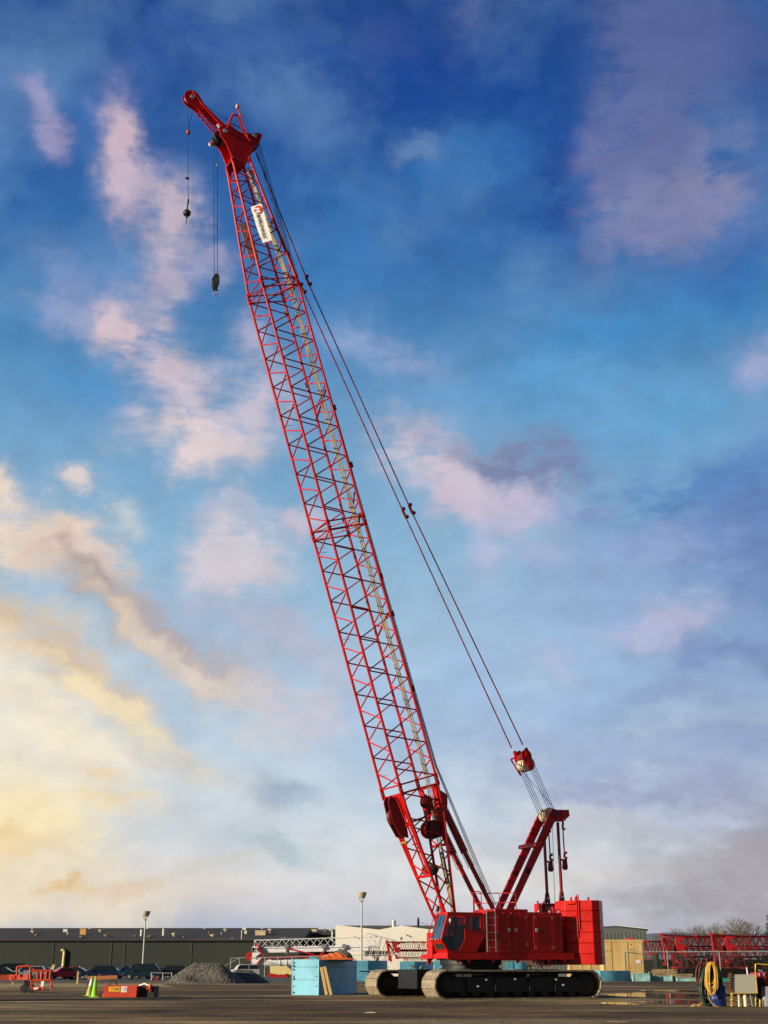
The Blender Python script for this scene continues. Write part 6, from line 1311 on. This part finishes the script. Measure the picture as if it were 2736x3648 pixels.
b = MB(); b.sweep([rel(P6(x, y, -.2), o) for x, y in ((370, 900), (375, 980), (390, 1050), (425, 1120), (470, 1180), (520, 1225), (600, 1238))], .0165, 6); b.build('hose_tail', HOSEY, e)
bp = P6(585, 1240, .25); bp.z = 0; e = empty('barrel', bp, 0, 'dark blue plastic barrel standing on the ground behind the hose coils', 'barrel')
rb = 175 * S6; hb = 400 * S6; b = MB(); b.lathe((0, 0, 0), (0, 0, 1), [(rb * .9, 0), (rb, .04), (rb, hb * .32), (rb * 1.03, hb * .34), (rb, hb * .36), (rb, hb * .64), (rb * 1.03, hb * .66), (rb, hb * .68), (rb, hb - .05), (rb * .92, hb)], 32); b.build('drum', BLUED, e)
b = MB(); b.lathe((rb * .3, 0, hb), (0, 0, 1), [(.05, 0), (.05, .04)], 12); b.build('cap', BLACK, e); b = MB(); b.lathe((-.1, -rb - .02, hb * .42), (0, -1, 0), [(.03, -.02), (.03, .05)], 8); b.build('tap', STEEL, e)
# cabinet
cb = P6(1145, 1250, .1); cb.z = 0; e = empty('electrical_cabinet', cb, 0, 'flat grey electrical cabinet raised on two cream pipes', 'cabinet')
q0, q1 = rel(P6(905, 945), cb), rel(P6(1388, 550), cb)
b = MB(); b.box((q0.x, -.1, q0.z), (q1.x, .25, q1.z)); b.build('box', mat('beige_grey_paint', (.42, .40, .33), .55, 0, .04, 1), e, .008)
b = MB(); b.box((q1.x + .002, -.12, q0.z - .02), (q1.x + .022, .0, q1.z)); b.box((q0.x, -.12, q0.z - .022), (q1.x, .0, q0.z - .002)); b.build('yellow_trim', YELLOW, e)
b = MB(); b.box((q0.x - .06, -.03, q0.z + .42), (q0.x - .002, .02, q0.z + .46)); b.build('handle', STEEL, e)
for x in (1065, 1207): p = rel(P6(x, 1250), cb); b = MB(); b.tube((p.x, .05, 0), (p.x, .05, q0.z), 38 * S6, 16); b.build('cream_pipe', mat('cream_pipe_paint', (.75, .62, .38), .5), e)
p = rel(P6(1325, 1240), cb); b = MB(); b.tube((p.x + .03, 0, 0), (p.x - .02, 0, q0.z), .022, 8); b.build('conduit', GALV, e)
p = rel(P6(1250, 560), cb); b = MB(); b.tube((p.x, .1, q1.z - .02), (p.x - .01, .1, rel(P6(1245, 400), cb).z), .032, 10); b.build('conduit', WHITE, e)
b = MB(); b.sweep([rel(P6(x, y, .1), cb) for x, y in ((1350, 960), (1400, 1040), (1470, 1100), (1440, 1180), (1340, 1220))], .012, 5); b.build('cable', GREY, e)
# knotted hose post
kb = P6(890, 1250, 0); kb.z = 0; e = empty('hose_post', kb, 0, 'thin post wrapped in twisted brown and yellow hose beside the grey cabinet', 'post')
b = MB(); b.tube((.0, 0, 0), rel(P6(870, 520), kb), .025, 8); b.build('post', mat('rusty_steel', (.12, .05, .03)), e)
b = MB(); b.sweep([rel(P6(885 + 22 * math.cos(t * 3.1) + (0 if y > 800 else -25), y, .04 * math.sin(t * 3.1)), kb) for t, y in [(i * .55, 1240 - i * 11) for i in range(40)]], .028, 7); b.build('yellow_wrap', HOSEY, e)
b = MB(); b.sweep([rel(P6(850 + 34 * math.cos(t * 2.3), y, -.04 + .04 * math.sin(t * 2.3)), kb) for t, y in [(i * .5, 930 - i * 10) for i in range(42)]], .028, 7); b.build('brown_wrap', mat('brown_hose', (.28, .11, .04), .6), e)
b = MB(); b.sweep([rel(P6(x, y, -.05), kb) for x, y in ((740, 1252), (800, 1258), (860, 1250), (915, 1240))], .014, 5); b.build('hose_tail', mat('olive_hose', (.2, .17, .07), .6), e)
# red machine at the right edge
mb_ = P6(1560, 1240, .9); mb_.z = 0; e = empty('compressor', mb_, 0, 'red machine with a yellow handrail at the right edge of the photo', 'machine')
P = lambda x, y, d=.6: rel(P6(x, y, d), mb_)
b = MB(); b.prism([P(1440, 570), P(1470, 508), P(2300, 500), P(2300, 900), P(1530, 850), P(1500, 640)], (0, 1.4, 0)); b.build('housing', mat('deep_red_housing', (.42, .008, .012), .45), e, .02)
b = MB(); b.prism([P(1465, 520, .57), P(1580, 515, .57), P(1578, 590, .57), P(1468, 580, .57)], (0, .02, 0)); b.build('label_plate', mat('pink_white_label', (.75, .42, .5), .5), e)
b = MB()
for k in range(4): b.piece().box(P(1490, 532 + 14 * k, .555), P(1560, 536 + 14 * k, .565))
b.each('label_line', MAROON, e)
b = MB(); b.sweep([P(1392, 1240, .3), P(1392, 560, .3), P(1388, 325, .3), P(1420, 322, .4), P(2300, 400, .6)], .028, 8); b.build('yellow_handrail', YELLOW, e)
b = MB(); b.tube(P(1490, 1245, .2), P(1488, 1080, .2), .035, 8); b.lathe(P(1488, 1240, .2), (0, 0, 1), [(.06, -.02), (.05, .05)], 10); b.build('jack_leg', YELLOW, e)
b = MB(); b.lathe(P(1440, 800, .5), (0, -1, 0), [(.16, -.1), (.32, -.09), (.32, .09), (.16, .1)], 20); b.build('wheel', RUB, e)
b = MB(); b.prism([P(1400, 620, .45), P(1500, 600, .45), P(1520, 1240, .45), P(1420, 1240, .45)], (0, .5, 0)); b.build('frame', BLACK, e)
b = MB(); b.tube(P(1455, 460), P(1540, 480), .04, 8); b.build('exhaust', GALV, e)
bb = P6(1640, 1240, .5); bb.z = 0
def bag():
    b = MB(); rnd = random.Random(3); n, m_ = 28, 14; vs = []; w, h = .32, 380 * S6
    for j in range(m_ + 1):
        for i in range(n):
            t = 2 * math.pi * i / n; k = 1 / max(abs(math.cos(t)), abs(math.sin(t))) ** .65; q = 1 + .06 * math.sin(math.pi * j / m_) + rnd.uniform(-.02, .02); vs.append((w * k * q * math.cos(t) + .1, w * k * q * math.sin(t), h * j / m_ + rnd.uniform(-.01, .01)))
    b.add(vs, [(j * n + i, j * n + (i + 1) % n, (j + 1) * n + (i + 1) % n, (j + 1) * n + i) for j in range(m_) for i in range(n)] + [tuple(range(m_ * n, m_ * n + n))], True)
    o = b.build('bulk_bag', mat('grey_woven_bag', (.28, .28, .3), .9, 0, .2, 5, bump=.8, bs=9)); o.location = bb; tag(o, 'slumped grey bulk bag on the ground below the red machine', 'bag')
bag()
# offcuts on the ground
for x0, y0, x1, y1, z, lab in ((20, 1210, 190, 1222, .03, 'flat pine offcut lying furthest left on the ground'), (60, 1192, 215, 1180, .07, 'pine offcut crossing over the flat one on the ground'), (175, 1205, 280, 1150, .06, 'pine offcut with one end propped up, nearest to the hose stand')):
    p, q = P6(x0, 1224, 0), P6(x1, 1224, .1); p.z = z; q.z = z + (.12 if 'propped' in lab else 0.); b = MB(); b.beam((0, 0, 0), q - p, .09, .05, (0, 1, 0)); o = b.build('timber_offcut', WOOD); o.location = p; tag(o, lab, 'timber offcut', 'pine offcuts on the ground')
# loose stones on the dirt
def stones():
    rnd = random.Random(21); b = MB()
    for i in range(9000):
        Y = 34 + 60 * rnd.random() ** 1.5; x = rnd.uniform(-.31, .31) * Y; r = rnd.uniform(.008, .028) * (1 if rnd.random() < .97 else 1.6); vs = []
        for v in ((1, 0, 0), (-1, 0, 0), (0, 1, 0), (0, -1, 0), (0, 0, .7), (0, 0, -.3)): vs.append((x + v[0] * r * rnd.uniform(.6, 1.3), Y + v[1] * r * rnd.uniform(.6, 1.3), v[2] * r * .6 + .004))
        b.add(vs, [(0, 2, 4), (2, 1, 4), (1, 3, 4), (3, 0, 4), (2, 0, 5), (1, 2, 5), (3, 1, 5), (0, 3, 5)])
    tag(b.build('loose_stones', mat('pale_stone', (.14, .11, .075), .9, 0, .5, 4, c2=(.30, .25, .18))), kind='stuff')
stones()
# unseen cylinder added off to the left; its long shadow crosses the yard behind the skip
e = empty('shadow_caster', (-60, 49.2, 0), 0, 'tall grey cylinder added out of view on the left, throwing a long shadow', 'shadow caster')
b = MB(); b.lathe((0, 0, 0), (0, 0, 1), [(1.9, 0), (1.9, 15.2), (1.2, 16.3), (.2, 16.8)], 28); b.build('shell', GALV, e)
b = MB(); b.lathe((0, 0, 7.6), (0, 0, 1), [(1.95, 0), (1.95, .2)], 28); b.build('band', GREY, e)
